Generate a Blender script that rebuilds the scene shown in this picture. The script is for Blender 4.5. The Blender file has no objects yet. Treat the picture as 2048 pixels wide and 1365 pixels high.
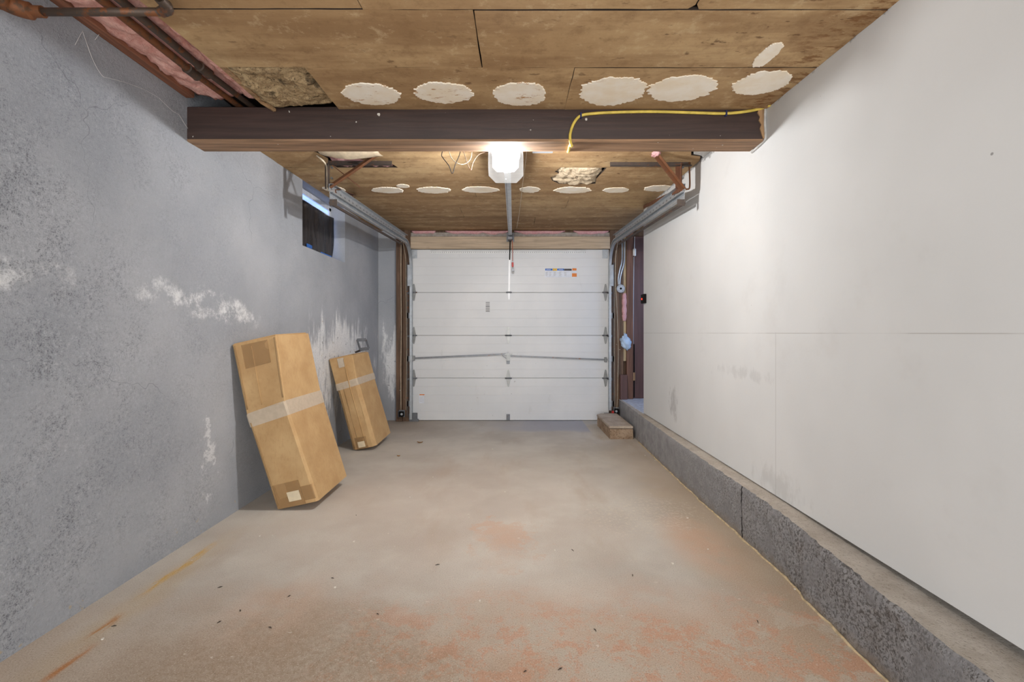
import bpy, bmesh, math, random
from mathutils import Vector, Matrix, noise as mnoise
random.seed(7)
SC = bpy.context.scene
COL = SC.collection

# ------------------------------------------------------------------ camera, world, lights, exposure
CAMZ = 1.09
FPX = 910.2                       # 16 mm on a 36 mm sensor at 2048 px
CX, CY = 1030.0, 666.0
cam_d = bpy.data.cameras.new('camera')
cam_d.sensor_width = 36.0
cam_d.lens = 16.0
cam_d.clip_start = 0.02
cam_d.shift_x = -(CX - 1024.0) / 2048.0
cam_d.shift_y = -(682.5 - CY) / 2048.0
cam = bpy.data.objects.new('camera', cam_d)
cam.location = (0, 0, CAMZ)
cam.rotation_euler = (math.radians(90), 0, 0)
COL.objects.link(cam)
SC.camera = cam

W = bpy.data.worlds.new('world')
SC.world = W
W.use_nodes = True
W.node_tree.nodes['Background'].inputs[0].default_value = (0.8, 0.88, 1.0, 1)
W.node_tree.nodes['Background'].inputs[1].default_value = 0.3

def area(name, loc, target, sx, sy, power, color):
    d = bpy.data.lights.new(name, 'AREA')
    d.shape = 'RECTANGLE'; d.size = sx; d.size_y = sy
    d.energy = power; d.color = color
    o = bpy.data.objects.new(name, d)
    o.location = loc
    o.rotation_euler = (Vector(target) - Vector(loc)).to_track_quat('-Z', 'Y').to_euler()
    COL.objects.link(o)
    return o
area('rear_fill_light', (-0.1, -1.9, 1.45), (-0.1, 4.0, 1.35), 2.7, 1.6, 56.0, (0.955, 0.985, 1.0))  # unseen soft fill added behind the camera
area('ceiling_fill_light', (-0.1, -0.9, 0.45), (0.0, 2.5, 2.3), 1.6, 0.6, 26.0, (0.98, 0.985, 0.98))  # unseen fill aimed upward, added to brighten the ceiling
area('alcove_daylight', (2.33, 5.05, 1.55), (1.55, 5.5, 1.1), 0.8, 1.1, 9.0, (0.42, 0.62, 1.0))
BULB_STRENGTH = 3300.0
SC.view_settings.view_transform = 'Standard'
SC.view_settings.look = 'None'
SC.view_settings.gamma = 1.0
SC.view_settings.use_curve_mapping = False
SC.view_settings.exposure = 0.36

# ------------------------------------------------------------------ back-projection helpers (photo pixel -> point in the room)
def PY(px, py, Y):
    return Vector(((px - CX) * Y / FPX, Y, CAMZ + (CY - py) * Y / FPX))
def PX(px, py, X):
    Y = X * FPX / (px - CX)
    return Vector((X, Y, CAMZ + (CY - py) * Y / FPX))
def PF(px, py, z=0.0):
    Y = (CAMZ - z) * FPX / (py - CY)
    return Vector(((px - CX) * Y / FPX, Y, z))
def ceil_z(Y):
    return 2.15 + 0.042 * Y if Y < 2.45 else 2.232 + 0.0224 * Y

# ------------------------------------------------------------------ materials
def srgb(r, g, b):
    f = lambda c: (c / 12.92 if c <= 0.04045 else ((c + 0.055) / 1.055) ** 2.4)
    return (f(r / 255.0), f(g / 255.0), f(b / 255.0), 1.0)

class M:
    def __init__(s, name):
        s.m = bpy.data.materials.new(name); s.m.use_nodes = True
        s.t = s.m.node_tree; s.n = s.t.nodes
        s.b = s.n['Principled BSDF']
        s._obj = None
    def link(s, a, b): s.t.links.new(a, b)
    def put(s, sock, v):
        if hasattr(v, 'is_output'): s.link(v, sock)
        else:
            if sock.type == 'RGBA' and isinstance(v, (tuple, list)) and len(v) == 3: v = (*v, 1)
            sock.default_value = v
    @property
    def obj(s):
        if s._obj is None:
            s._obj = s.n.new('ShaderNodeTexCoord').outputs['Object']
        return s._obj
    def scaled(s, sc, vec=None, rot=(0, 0, 0)):
        n = s.n.new('ShaderNodeMapping'); s.link(vec or s.obj, n.inputs[0]); n.inputs['Scale'].default_value = sc
        n.inputs['Rotation'].default_value = rot
        return n.outputs[0]
    def noise(s, scale, detail=4, rough=0.55, vec=None, dist=0.0, color=False):
        n = s.n.new('ShaderNodeTexNoise')
        s.link(vec or s.obj, n.inputs['Vector'])
        n.inputs['Scale'].default_value = scale; n.inputs['Detail'].default_value = detail
        n.inputs['Roughness'].default_value = rough; n.inputs['Distortion'].default_value = dist
        return n.outputs['Color' if color else 'Fac']
    def voro(s, scale, vec=None, feature='F1'):
        n = s.n.new('ShaderNodeTexVoronoi'); n.feature = feature
        s.link(vec or s.obj, n.inputs['Vector']); n.inputs['Scale'].default_value = scale
        return n.outputs['Distance']
    def xyz(s, vec=None):
        n = s.n.new('ShaderNodeSeparateXYZ'); s.link(vec or s.obj, n.inputs[0])
        return n.outputs[0], n.outputs[1], n.outputs[2]
    def ma(s, op, a, b=0.0, c=0.0):
        n = s.n.new('ShaderNodeMath'); n.operation = op
        s.put(n.inputs[0], a); s.put(n.inputs[1], b)
        if op == 'MULTIPLY_ADD': s.put(n.inputs[2], c)
        return n.outputs[0]
    def ss(s, x, lo, hi, a=0.0, b=1.0):
        n = s.n.new('ShaderNodeMapRange'); n.interpolation_type = 'SMOOTHSTEP'
        s.put(n.inputs['Value'], x)
        if lo > hi: lo, hi, a, b = hi, lo, b, a
        n.inputs['From Min'].default_value = lo; n.inputs['From Max'].default_value = hi
        n.inputs['To Min'].default_value = a; n.inputs['To Max'].default_value = b
        return n.outputs[0]
    def mix(s, f, a, b, mode='MIX'):
        n = s.n.new('ShaderNodeMix'); n.data_type = 'RGBA'; n.blend_type = mode
        s.put(n.inputs[0], f); s.put(n.inputs[6], a); s.put(n.inputs[7], b)
        return n.outputs[2]
    def ell(s, u, v, cu, cv, ru, rv, nz=None, k=0.8, lo=0.6, hi=1.2):
        a = s.ma('DIVIDE', s.ma('SUBTRACT', u, cu), ru); b = s.ma('DIVIDE', s.ma('SUBTRACT', v, cv), rv)
        r = s.ma('SQRT', s.ma('ADD', s.ma('MULTIPLY', a, a), s.ma('MULTIPLY', b, b)))
        if nz is not None: r = s.ma('ADD', r, s.ma('MULTIPLY', s.ma('SUBTRACT', nz, 0.5), k))
        return s.ss(r, hi, lo)
    def mx(s, *a):
        r = a[0]
        for x in a[1:]: r = s.ma('MAXIMUM', r, x)
        return r
    def bump(s, h, strength=0.3, dist=0.01, prev=None):
        n = s.n.new('ShaderNodeBump'); s.link(h, n.inputs['Height'])
        n.inputs['Strength'].default_value = strength; n.inputs['Distance'].default_value = dist
        if prev is not None: s.link(prev, n.inputs['Normal'])
        return n.outputs[0]
    def done(s, color, rough=0.7, metal=0.0, normal=None, spec=None):
        s.put(s.b.inputs['Base Color'], color); s.put(s.b.inputs['Roughness'], rough); s.put(s.b.inputs['Metallic'], metal)
        if normal is not None: s.link(normal, s.b.inputs['Normal'])
        if spec is not None: s.b.inputs['Specular IOR Level'].default_value = spec
        return s.m

def simple(name, col, rough=0.6, metal=0.0, var=0.12, scale=25, bump=0.0, spec=None):
    m = M(name)
    n = m.noise(scale, 4)
    dark = tuple(c * (1 - 2 * var) for c in col[:3]); light = tuple(min(1, c * (1 + var)) for c in col[:3])
    return m.done(m.mix(m.ss(n, .3, .7), dark, light), rough, metal, m.bump(n, bump, .004) if bump else None, spec)

def wood(name, col, axis='z', contrast=0.35, rough=0.75, specks=False):
    m = M(name)
    sc = {'x': (1.2, 22, 22), 'y': (22, 1.2, 22), 'z': (22, 22, 1.2)}[axis]
    g = m.noise(1.6, 6, .6, m.scaled(sc), .6)
    g2 = m.noise(5, 4)
    dark = tuple(c * (1 - contrast) for c in col[:3]); light = tuple(c * (1 + contrast * .6) for c in col[:3])
    c = m.mix(m.ss(g, .3, .72), dark, light)
    c = m.mix(m.ss(g2, .55, .75, 0, .35), c, tuple(x * .55 for x in col[:3]))
    if specks:
        c = m.mix(m.ss(m.noise(38, 2, .4), .745, .78), c, (.6, .56, .5))
    return m.done(c, rough, 0, m.bump(g, .35, .004))

def mat_left_wall():
    m = M('painted_stucco')
    x, y, z = m.xyz()
    base = m.mix(m.ss(m.noise(1.7, 4), .3, .7), srgb(160, 164, 171), srgb(177, 180, 186))
    fine = m.noise(85, 5, .8); fine2 = m.noise(190, 3, .8); mid = m.noise(9, 5, .65); big = m.noise(2.1, 3, .6)
    # rough, dirty zones: stronger towards the near end of the wall
    zone = m.ma('MULTIPLY', m.ss(y, 3.3, 1.5, .25, 1.0), m.ss(big, .33, .66, .25, 1.0))
    pits = m.ss(m.ma('ADD', m.ma('MULTIPLY', fine, .6), m.ma('MULTIPLY', fine2, .4)), .505, .40)
    pits = m.ma('MULTIPLY', pits, m.ma('MULTIPLY', zone, m.ss(mid, .36, .62, .3, 1.0)))
    c = m.mix(m.ma('MULTIPLY', pits, .8), base, srgb(74, 76, 82))
    c = m.mix(m.ma('MULTIPLY', m.ma('MULTIPLY', zone, m.ss(mid, .5, .75)), .14), c, srgb(96, 99, 106))
    lumps = m.ma('MULTIPLY', m.ss(fine, .54, .66), zone)
    c = m.mix(m.ma('MULTIPLY', lumps, .6), c, srgb(206, 209, 214))
    # efflorescence
    nz = m.noise(7, 7, .72); nv = m.noise(3.2, 6, .68, m.scaled((3.4, 3.4, .8)))
    e1 = m.ell(y, m.ma('ADD', z, m.ma('MULTIPLY', y, .14)), 2.5, 1.60, .50, .085, nz, 2.4)
    e2 = m.ell(y, z, 1.58, 1.30, .22, .055, nz, 2.2)
    e3 = m.ell(m.ma('SUBTRACT', y, m.ma('ADD', x, 1.7)), z, 4.50, .80, .95, .46, nv, 3.0, .55, 1.05)
    e4 = m.ell(m.ma('ADD', x, 0), z, -1.55, .75, .22, .42, nv, 4.4, .2, .9)
    e4 = m.ma('MULTIPLY', e4, m.ss(y, 5.5, 5.6))
    e5 = m.ell(y, z, 2.52, .40, .10, .3, nz, 5.5, .0, .35)
    brk = m.ss(m.noise(6.5, 7, .75), .44, .60)
    eff = m.mx(m.ma('MULTIPLY', m.ma('MULTIPLY', e1, brk), .8), m.ma('MULTIPLY', m.ma('MULTIPLY', e2, brk), .8), m.ma('MULTIPLY', e3, .95), m.ma('MULTIPLY', e4, .9), m.ma('MULTIPLY', e5, .6))
    c = m.mix(m.ma('MULTIPLY', eff, m.ss(fine, .3, .55, .45, 1.0)), c, srgb(238, 239, 240))
    # peeled chips low down, grey showing
    chip = m.ma('MULTIPLY', m.ss(m.noise(22, 3, .6), .66, .70), m.mx(m.ss(z, .16, .02, 0, .9), m.ma('MULTIPLY', e3, .8)))
    c = m.mix(chip, c, srgb(186, 172, 148))
    chip2 = m.ma('MULTIPLY', m.ss(m.noise(17, 4, .6), .36, .31), m.mx(e3, e4))
    c = m.mix(chip2, c, srgb(92, 96, 104))
    # hairline cracks
    cr = m.voro(.9, m.scaled((1, 1, 1), m.ma_vec(m.noise(3, 3, .6, color=True), .35)), 'DISTANCE_TO_EDGE')
    c = m.mix(m.ma('MULTIPLY', m.ss(cr, .0018, .0006), m.ss(m.noise(1.3, 2), .5, .58, 0, .45)), c, srgb(90, 93, 98))
    h = m.ma('ADD', m.ma('MULTIPLY', fine, m.ss(y, 4.0, 1.5, .3, 1.3)), m.ma('MULTIPLY', mid, .8))
    nb = m.bump(h, .7, .012)
    return m.done(c, .72, 0, nb, .3)
def _mavec(s, colsock, k):
    n = s.n.new('ShaderNodeVectorMath'); n.operation = 'MULTIPLY_ADD'
    s.link(colsock, n.inputs[0]); n.inputs[1].default_value = (k, k, k); s.link(s.obj, n.inputs[2])
    return n.outputs[0]
M.ma_vec = _mavec

def mat_right_wall():
    m = M('painted_drywall')
    x, y, z = m.xyz()
    c = m.mix(m.ss(m.noise(1.3, 3), .3, .7), srgb(205, 206, 206), srgb(213, 214, 214))
    dots = m.ss(m.voro(5.5), .030, .016)
    dots = m.ma('MULTIPLY', dots, m.ss(m.noise(2.5, 2), .52, .56))
    c = m.mix(m.ma('MULTIPLY', dots, .7), c, srgb(95, 92, 90))
    sm = m.noise(14, 5, .7, m.scaled((1, 1, .5)))
    e = m.ell(y, z, 3.75, .50, .16, .20, sm, 2.8, .1, .8)
    c = m.mix(m.ma('MULTIPLY', e, .42), c, srgb(120, 118, 118))
    e2 = m.ell(y, z, 2.6, .86, .55, .06, sm, 3.4, 0, .7)
    c = m.mix(m.ma('MULTIPLY', e2, .16), c, srgb(120, 118, 118))
    e3 = m.ell(y, z, 2.25, .34, .30, .10, sm, 2.6, .2, .9)
    c = m.mix(m.ma('MULTIPLY', e3, .22), c, srgb(140, 137, 134))
    gr = m.ma('MULTIPLY', m.ss(m.noise(2.8, 5, .65), .56, .74), .14)
    c = m.mix(gr, c, srgb(176, 172, 168))
    # panel joints
    jw = m.noise(2.3, 3)
    j1 = m.ma('MULTIPLY', m.ss(m.ma('ABSOLUTE', m.ma('SUBTRACT', z, 1.088)), .0022, .0012), m.ss(jw, .42, .55, .1, .55))
    j2 = m.ma('MULTIPLY', m.ss(m.ma('ABSOLUTE', m.ma('SUBTRACT', y, 2.27)), .0030, .0012), m.ma('MULTIPLY', m.ss(z, 1.10, 1.08), .42))
    c = m.mix(m.mx(j1, j2), c, srgb(150, 146, 142))
    # scraped dirty edge right under the ceiling
    top = m.ma('SUBTRACT', z, m.ma('MULTIPLY', y, .036))
    ed = m.ma('MULTIPLY', m.ss(m.ma('ADD', top, m.ma('MULTIPLY', m.noise(16, 5, .7), .10)), 2.21, 2.225), .8)
    c = m.mix(ed, c, srgb(120, 118, 116))
    h = m.ma('ADD', m.ma('MULTIPLY', m.noise(5, 3), .7), m.ma('MULTIPLY', m.noise(90, 3), .12))
    return m.done(c, .55, 0, m.bump(h, .12, .02), .35)

def mat_floor():
    m = M('worn_concrete')
    x, y, z = m.xyz()
    big = m.noise(.9, 4, .6); mid = m.noise(3.0, 6, .65); fine = m.noise(45, 6, .75); grit = m.noise(210, 3, .7)
    c = m.mix(m.ss(big, .33, .68), srgb(176, 169, 160), srgb(198, 192, 183))
    c = m.mix(m.ss(mid, .40, .72, 0, .55), c, srgb(205, 199, 189))
    c = m.mix(m.ss(m.noise(1.7, 5, .6, m.scaled((1.7, .6, 1))), .5, .72, 0, .55), c, srgb(170, 155, 139))
    # tan sides
    side = m.ma('MULTIPLY', m.ss(m.ma('ADD', x, m.ma('MULTIPLY', mid, .5)), .95, 1.35), m.ss(y, 5.5, 2.6))
    c = m.mix(m.ma('MULTIPLY', side, .6), c, srgb(160, 136, 106))
    # red paint remains
    wob = m.noise(2.6, 7, .68)
    reg = m.mx(m.ell(x, y, .35, 1.45, 1.05, .62, wob, 1.4, .4, 1.1), m.ell(x, y, -.06, 2.38, .26, .36, m.noise(4, 10, .75), 3.6, .55, .75),
               m.ell(x, y, .95, 2.35, .25, .6, wob, 2.2, .3, .9), m.ell(x, y, -.95, 1.75, .30, .38, wob, 2.4, .3, .9))
    soft = m.ma('MULTIPLY', reg, m.ss(wob, .36, .60, .1, 1.0))
    c = m.mix(m.ma('MULTIPLY', soft, .58), c, srgb(196, 158, 132))
    pin = m.ell(x, y, -.45, 2.9, 1.3, 1.4, mid, 1.6, .2, 1.1)
    c = m.mix(m.ma('MULTIPLY', pin, .22), c, srgb(196, 172, 155))
    # crisp flakes of peeling paint, near
    fl = m.noise(6.5, 12, .84)
    near = m.ma('MULTIPLY', m.ss(m.ma('ADD', y, m.ma('MULTIPLY', mid, .5)), 2.25, 1.85), m.ss(m.ma('ADD', x, m.ma('MULTIPLY', mid, .6)), -.55, -.2))
    c = m.mix(m.ma('MULTIPLY', m.ss(m.ma('ADD', y, m.ma('MULTIPLY', mid, .8)), 2.5, 1.8), .55), c, srgb(182, 160, 138))
    fl1 = m.ma('MULTIPLY', m.ss(fl, .510, .518), near)
    c = m.mix(m.ma('MULTIPLY', fl1, .55), c, srgb(200, 146, 116))
    fl2 = m.ma('MULTIPLY', m.ss(m.noise(4.6, 12, .82, m.scaled((1, 1, 1), None, (0, 0, .6))), .525, .533), near)
    c = m.mix(m.ma('MULTIPLY', fl2, .75), c, srgb(188, 177, 162))
    # dark brown dirt in the lower left middle
    dz = m.ell(x, y, -.75, 1.45, .85, .45, mid, 1.6, .1, 1.1)
    c = m.mix(m.ma('MULTIPLY', dz, m.ss(fine, .35, .65, .25, .62)), c, srgb(138, 116, 92))
    # worn aggregate patch
    ag = m.ma('MULTIPLY', m.ell(x, y, .78, 2.75, .52, .42, mid, 1.6, .3, 1.0), m.ss(fine, .5, .62))
    c = m.mix(m.ma('MULTIPLY', ag, .5), c, srgb(210, 200, 182))
    # blue-grey area at the door sill
    sill_grey = m.ma('MULTIPLY', m.ss(m.ma('ADD', x, m.ma('MULTIPLY', y, 0.0)), .84, .825), m.ss(m.ma('ADD', y, m.ma('MULTIPLY', mid, .35)), 5.12, 5.3))
    sill_grey = m.ma('MULTIPLY', sill_grey, m.ss(m.ma('ADD', x, m.ma('MULTIPLY', mid, .8)), -.1, .75, .1, .75))
    c = m.mix(sill_grey, c, srgb(162, 163, 174))
    dk = m.ma('MULTIPLY', m.ss(x, -.4, -1.3), m.ss(y, 4.6, 5.4))
    c = m.mix(m.ma('MULTIPLY', dk, .5), c, srgb(150, 128, 104))
    # rust streaks along the left wall
    lx = m.ma('ADD', x, m.ma('MULTIPLY', m.noise(4, 3), .05))
    st = m.mx(m.ma('MULTIPLY', m.ss(m.ma('ABSOLUTE', m.ma('ADD', lx, 1.522)), .030, .004), m.ell(x, y, -1.55, 2.12, 9, .30, None, 0, .5, 1.0)),
              m.ma('MULTIPLY', m.ss(m.ma('ABSOLUTE', m.ma('ADD', lx, 1.445)), .035, .004), m.ell(x, y, -1.5, 1.50, 9, .12, None, 0, .3, 1.0)),
              m.ma('MULTIPLY', m.ss(m.ma('ABSOLUTE', m.ma('ADD', lx, 1.495)), .028, .004), m.ell(x, y, -1.5, 1.69, 9, .10, None, 0, .3, 1.0)))
    stn = m.noise(6, 5, .7, m.scaled((8, 1, 1)))
    st = m.ma('MULTIPLY', st, m.ss(stn, .38, .60, .05, .85))
    c = m.mix(st, c, m.mix(m.ss(y, 1.7, 2.0), srgb(176, 108, 44), srgb(206, 160, 66)))
    halo = m.ell(x, y, -1.52, 1.9, .10, .75, mid, 1.2, .2, 1.1)
    c = m.mix(m.ma('MULTIPLY', halo, .22), c, srgb(190, 160, 100))
    # grit
    c = m.mix(m.ma('MULTIPLY', m.ss(grit, .55, .66), m.ss(y, 3.4, 1.3, .12, .6)), c, srgb(112, 94, 78))
    c = m.mix(m.ma('MULTIPLY', m.ss(grit, .43, .33), m.ss(y, 3.4, 1.3, .1, .55)), c, srgb(222, 212, 198))
    c = m.mix(m.ss(m.noise(30, 2, .4, m.scaled((1, 1.8, 1))), .74, .77, 0, .6), c, srgb(215, 208, 198))
    h = m.ma('ADD', m.ma('MULTIPLY', fine, .6), m.ma('ADD', m.ma('MULTIPLY', grit, .4), m.ma('MULTIPLY', fl1, -.6)))
    return m.done(c, m.ss(mid, .3, .7, .62, .8), 0, m.bump(h, .30, .006), .3)

def mat_ceiling():
    m = M('stained_gypsum_board')
    x, y, z = m.xyz()
    big = m.noise(1.5, 5, .6); mid = m.noise(6, 6, .65); fine = m.noise(60, 4, .7)
    streak = m.noise(2.2, 6, .66, m.scaled((.55, 3.4, 1)))
    c = m.mix(m.ss(big, .3, .7), srgb(166, 134, 96), srgb(194, 164, 122))
    c = m.mix(m.ss(streak, .38, .62, 0, .7), c, srgb(144, 112, 78))
    c = m.mix(m.ss(m.noise(1.0, 3), .5, .7, 0, .5), c, srgb(200, 172, 130))
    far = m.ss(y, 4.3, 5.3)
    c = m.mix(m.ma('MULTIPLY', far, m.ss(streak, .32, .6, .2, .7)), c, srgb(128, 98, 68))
    mot = m.noise(11, 7, .75)
    c = m.mix(m.ma('MULTIPLY', m.ss(mot, .50, .68), .45), c, srgb(128, 98, 66))
    c = m.mix(m.ma('MULTIPLY', m.ss(mot, .46, .34), .45), c, srgb(206, 182, 144))
    blot = m.ma('MULTIPLY', m.ss(m.noise(16, 3, .6, m.scaled((1, 2.0, 1))), .62, .70), m.ss(big, .4, .6, .15, .75))
    c = m.mix(blot, c, srgb(98, 70, 46))
    lt = m.ma('MULTIPLY', m.ss(m.noise(9, 6, .7), .64, .76), .4)
    c = m.mix(lt, c, srgb(206, 184, 148))
    redge = m.ma('MULTIPLY', m.ma('MULTIPLY', m.ss(x, 1.0, 1.25), m.ss(m.noise(12, 5, .7, m.scaled((1, 2.5, 1))), .46, .6)), m.ss(y, 2.6, 2.3))
    c = m.mix(m.ma('MULTIPLY', redge, .8), c, srgb(120, 80, 44))
    c = m.mix(m.ma('MULTIPLY', m.ss(fine, .62, .75), .25), c, srgb(110, 82, 56))
    h = m.ma('ADD', m.ma('MULTIPLY', mid, .5), m.ma('MULTIPLY', fine, .3))
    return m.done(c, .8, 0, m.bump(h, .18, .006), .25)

def mat_plaster():
    m = M('joint_compound')
    x, y, z = m.xyz()
    c = m.mix(m.ss(m.noise(8, 5, .6), .3, .7), srgb(242, 228, 204), srgb(250, 243, 230))
    st = m.noise(20, 5, .7, m.scaled((.6, 1.6, 1)))
    ru = m.ma('MULTIPLY', m.ss(st, .58, .66), m.ma('MULTIPLY', m.ss(m.noise(3.3, 3), .48, .6), m.ss(y, 2.6, 2.4)))
    c = m.mix(ru, c, srgb(186, 138, 84))
    return m.done(c, .8, 0, m.bump(st, .3, .004))

def mat_curb():
    m = M('rough_painted_concrete')
    x, y, z = m.xyz()
    gn = m.n.new('ShaderNodeNewGeometry')
    nzz = m.xyz(gn.outputs['Normal'])[2]
    top = m.ss(m.ma('ADD', nzz, m.ma('MULTIPLY', m.noise(30, 5, .7), .3)), .75, .9)
    fine = m.noise(95, 6, .8); mid = m.noise(9, 6, .7); pit = m.voro(85)
    grey = m.mix(m.ss(mid, .3, .7), srgb(136, 135, 137), srgb(164, 163, 164))
    near = m.ss(y, 4.3, 1.6)
    dirt = m.ma('MULTIPLY', m.ss(fine, .53, .44), m.ma('MULTIPLY', near, m.ss(mid, .36, .56, .3, 1)))
    grey = m.mix(m.ma('MULTIPLY', dirt, .85), grey, srgb(70, 66, 64))
    grey = m.mix(m.ma('MULTIPLY', m.ss(mid, .52, .72), m.ma('MULTIPLY', near, .6)), grey, srgb(88, 80, 74))
    tan = m.ma('MULTIPLY', m.ss(m.ma('ADD', z, m.ma('MULTIPLY', mid, .14)), .12, .06), .55)
    grey = m.mix(tan, grey, srgb(142, 126, 106))
    cr = m.ss(m.ma('ABSOLUTE', m.ma('SUBTRACT', y, m.ma('ADD', 2.375, m.ma('MULTIPLY', m.noise(9, 4, .6, m.scaled((1, .01, 1))), .09)))), .008, .003)
    grey = m.mix(cr, grey, srgb(34, 31, 30))
    tp = m.mix(m.ss(mid, .3, .7), srgb(176, 166, 154), srgb(202, 194, 184))
    tp = m.mix(m.ma('MULTIPLY', m.ss(fine, .48, .36), .5), tp, srgb(116, 102, 88))
    c = m.mix(top, grey, tp)
    h = m.ma('ADD', fine, m.ma('MULTIPLY', m.ss(pit, .3, .05), -.6))
    return m.done(c, .8, 0, m.bump(h, .6, .012), .3)

def mat_fluff(name, c1, c2, c3, scale=14, k=.5):
    m = M(name)
    a = m.noise(scale, 6, .7, None, 1.2); b = m.noise(scale * 5, 4, .7, m.scaled((1, .5, 1)), 2.0)
    c = m.mix(m.ss(a, .3, .65), c1, c2)
    c = m.mix(m.ss(b, .5, .7, 0, k), c, c3)
    if k > .5: c = m.mix(m.ma('MULTIPLY', m.ss(m.noise(9, 4, .6), .55, .66), .75), c, c3)
    return m.done(c, .95, 0, m.bump(m.ma('ADD', a, b), .7, .012), .1)

def mat_card(name, tint=1.0):
    m = M(name)
    a = m.noise(5, 5, .6); f = m.noise(90, 3, .6, m.scaled((1, 1, .35)))
    c = m.mix(m.ss(a, .3, .7), srgb(186 * tint, 150 * tint, 105 * tint), srgb(202 * tint, 168 * tint, 122 * tint))
    c = m.mix(m.ss(f, .5, .75, 0, .22), c, srgb(150, 112, 70))
    c = m.mix(m.ss(m.noise(2.7, 6, .7), .58, .72, 0, .35), c, srgb(160, 124, 82))
    return m.done(c, .78, 0, m.bump(a, .15, .006), .25)

def mat_tape(name, col, alpha=.6, rough=.32):
    m = M(name)
    c = m.mix(m.ss(m.noise(40, 4), .3, .7), tuple(x * .9 for x in col[:3]), col)
    m.done(c, rough, 0, m.bump(m.noise(30, 3), .12, .002))
    m.b.inputs['Alpha'].default_value = alpha
    return m.m

def mat_metal(name, col, rough=.4, metal=.85, rust=0.0):
    m = M(name)
    n = m.noise(18, 5, .65)
    c = m.mix(m.ss(n, .3, .7), tuple(x * .78 for x in col[:3]), col)
    r = rough
    if rust:
        rr = m.ss(m.noise(26, 6, .7), .62 - .25 * rust, .70 - .2 * rust)
        c = m.mix(rr, c, srgb(120, 74, 44))
    return m.done(c, r, metal, m.bump(n, .1, .003))

def emit(name, col, st):
    m = M(name)
    m.b.inputs['Base Color'].default_value = col
    m.b.inputs['Emission Color'].default_value = col
    m.b.inputs['Emission Strength'].default_value = st
    return m.m

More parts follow.
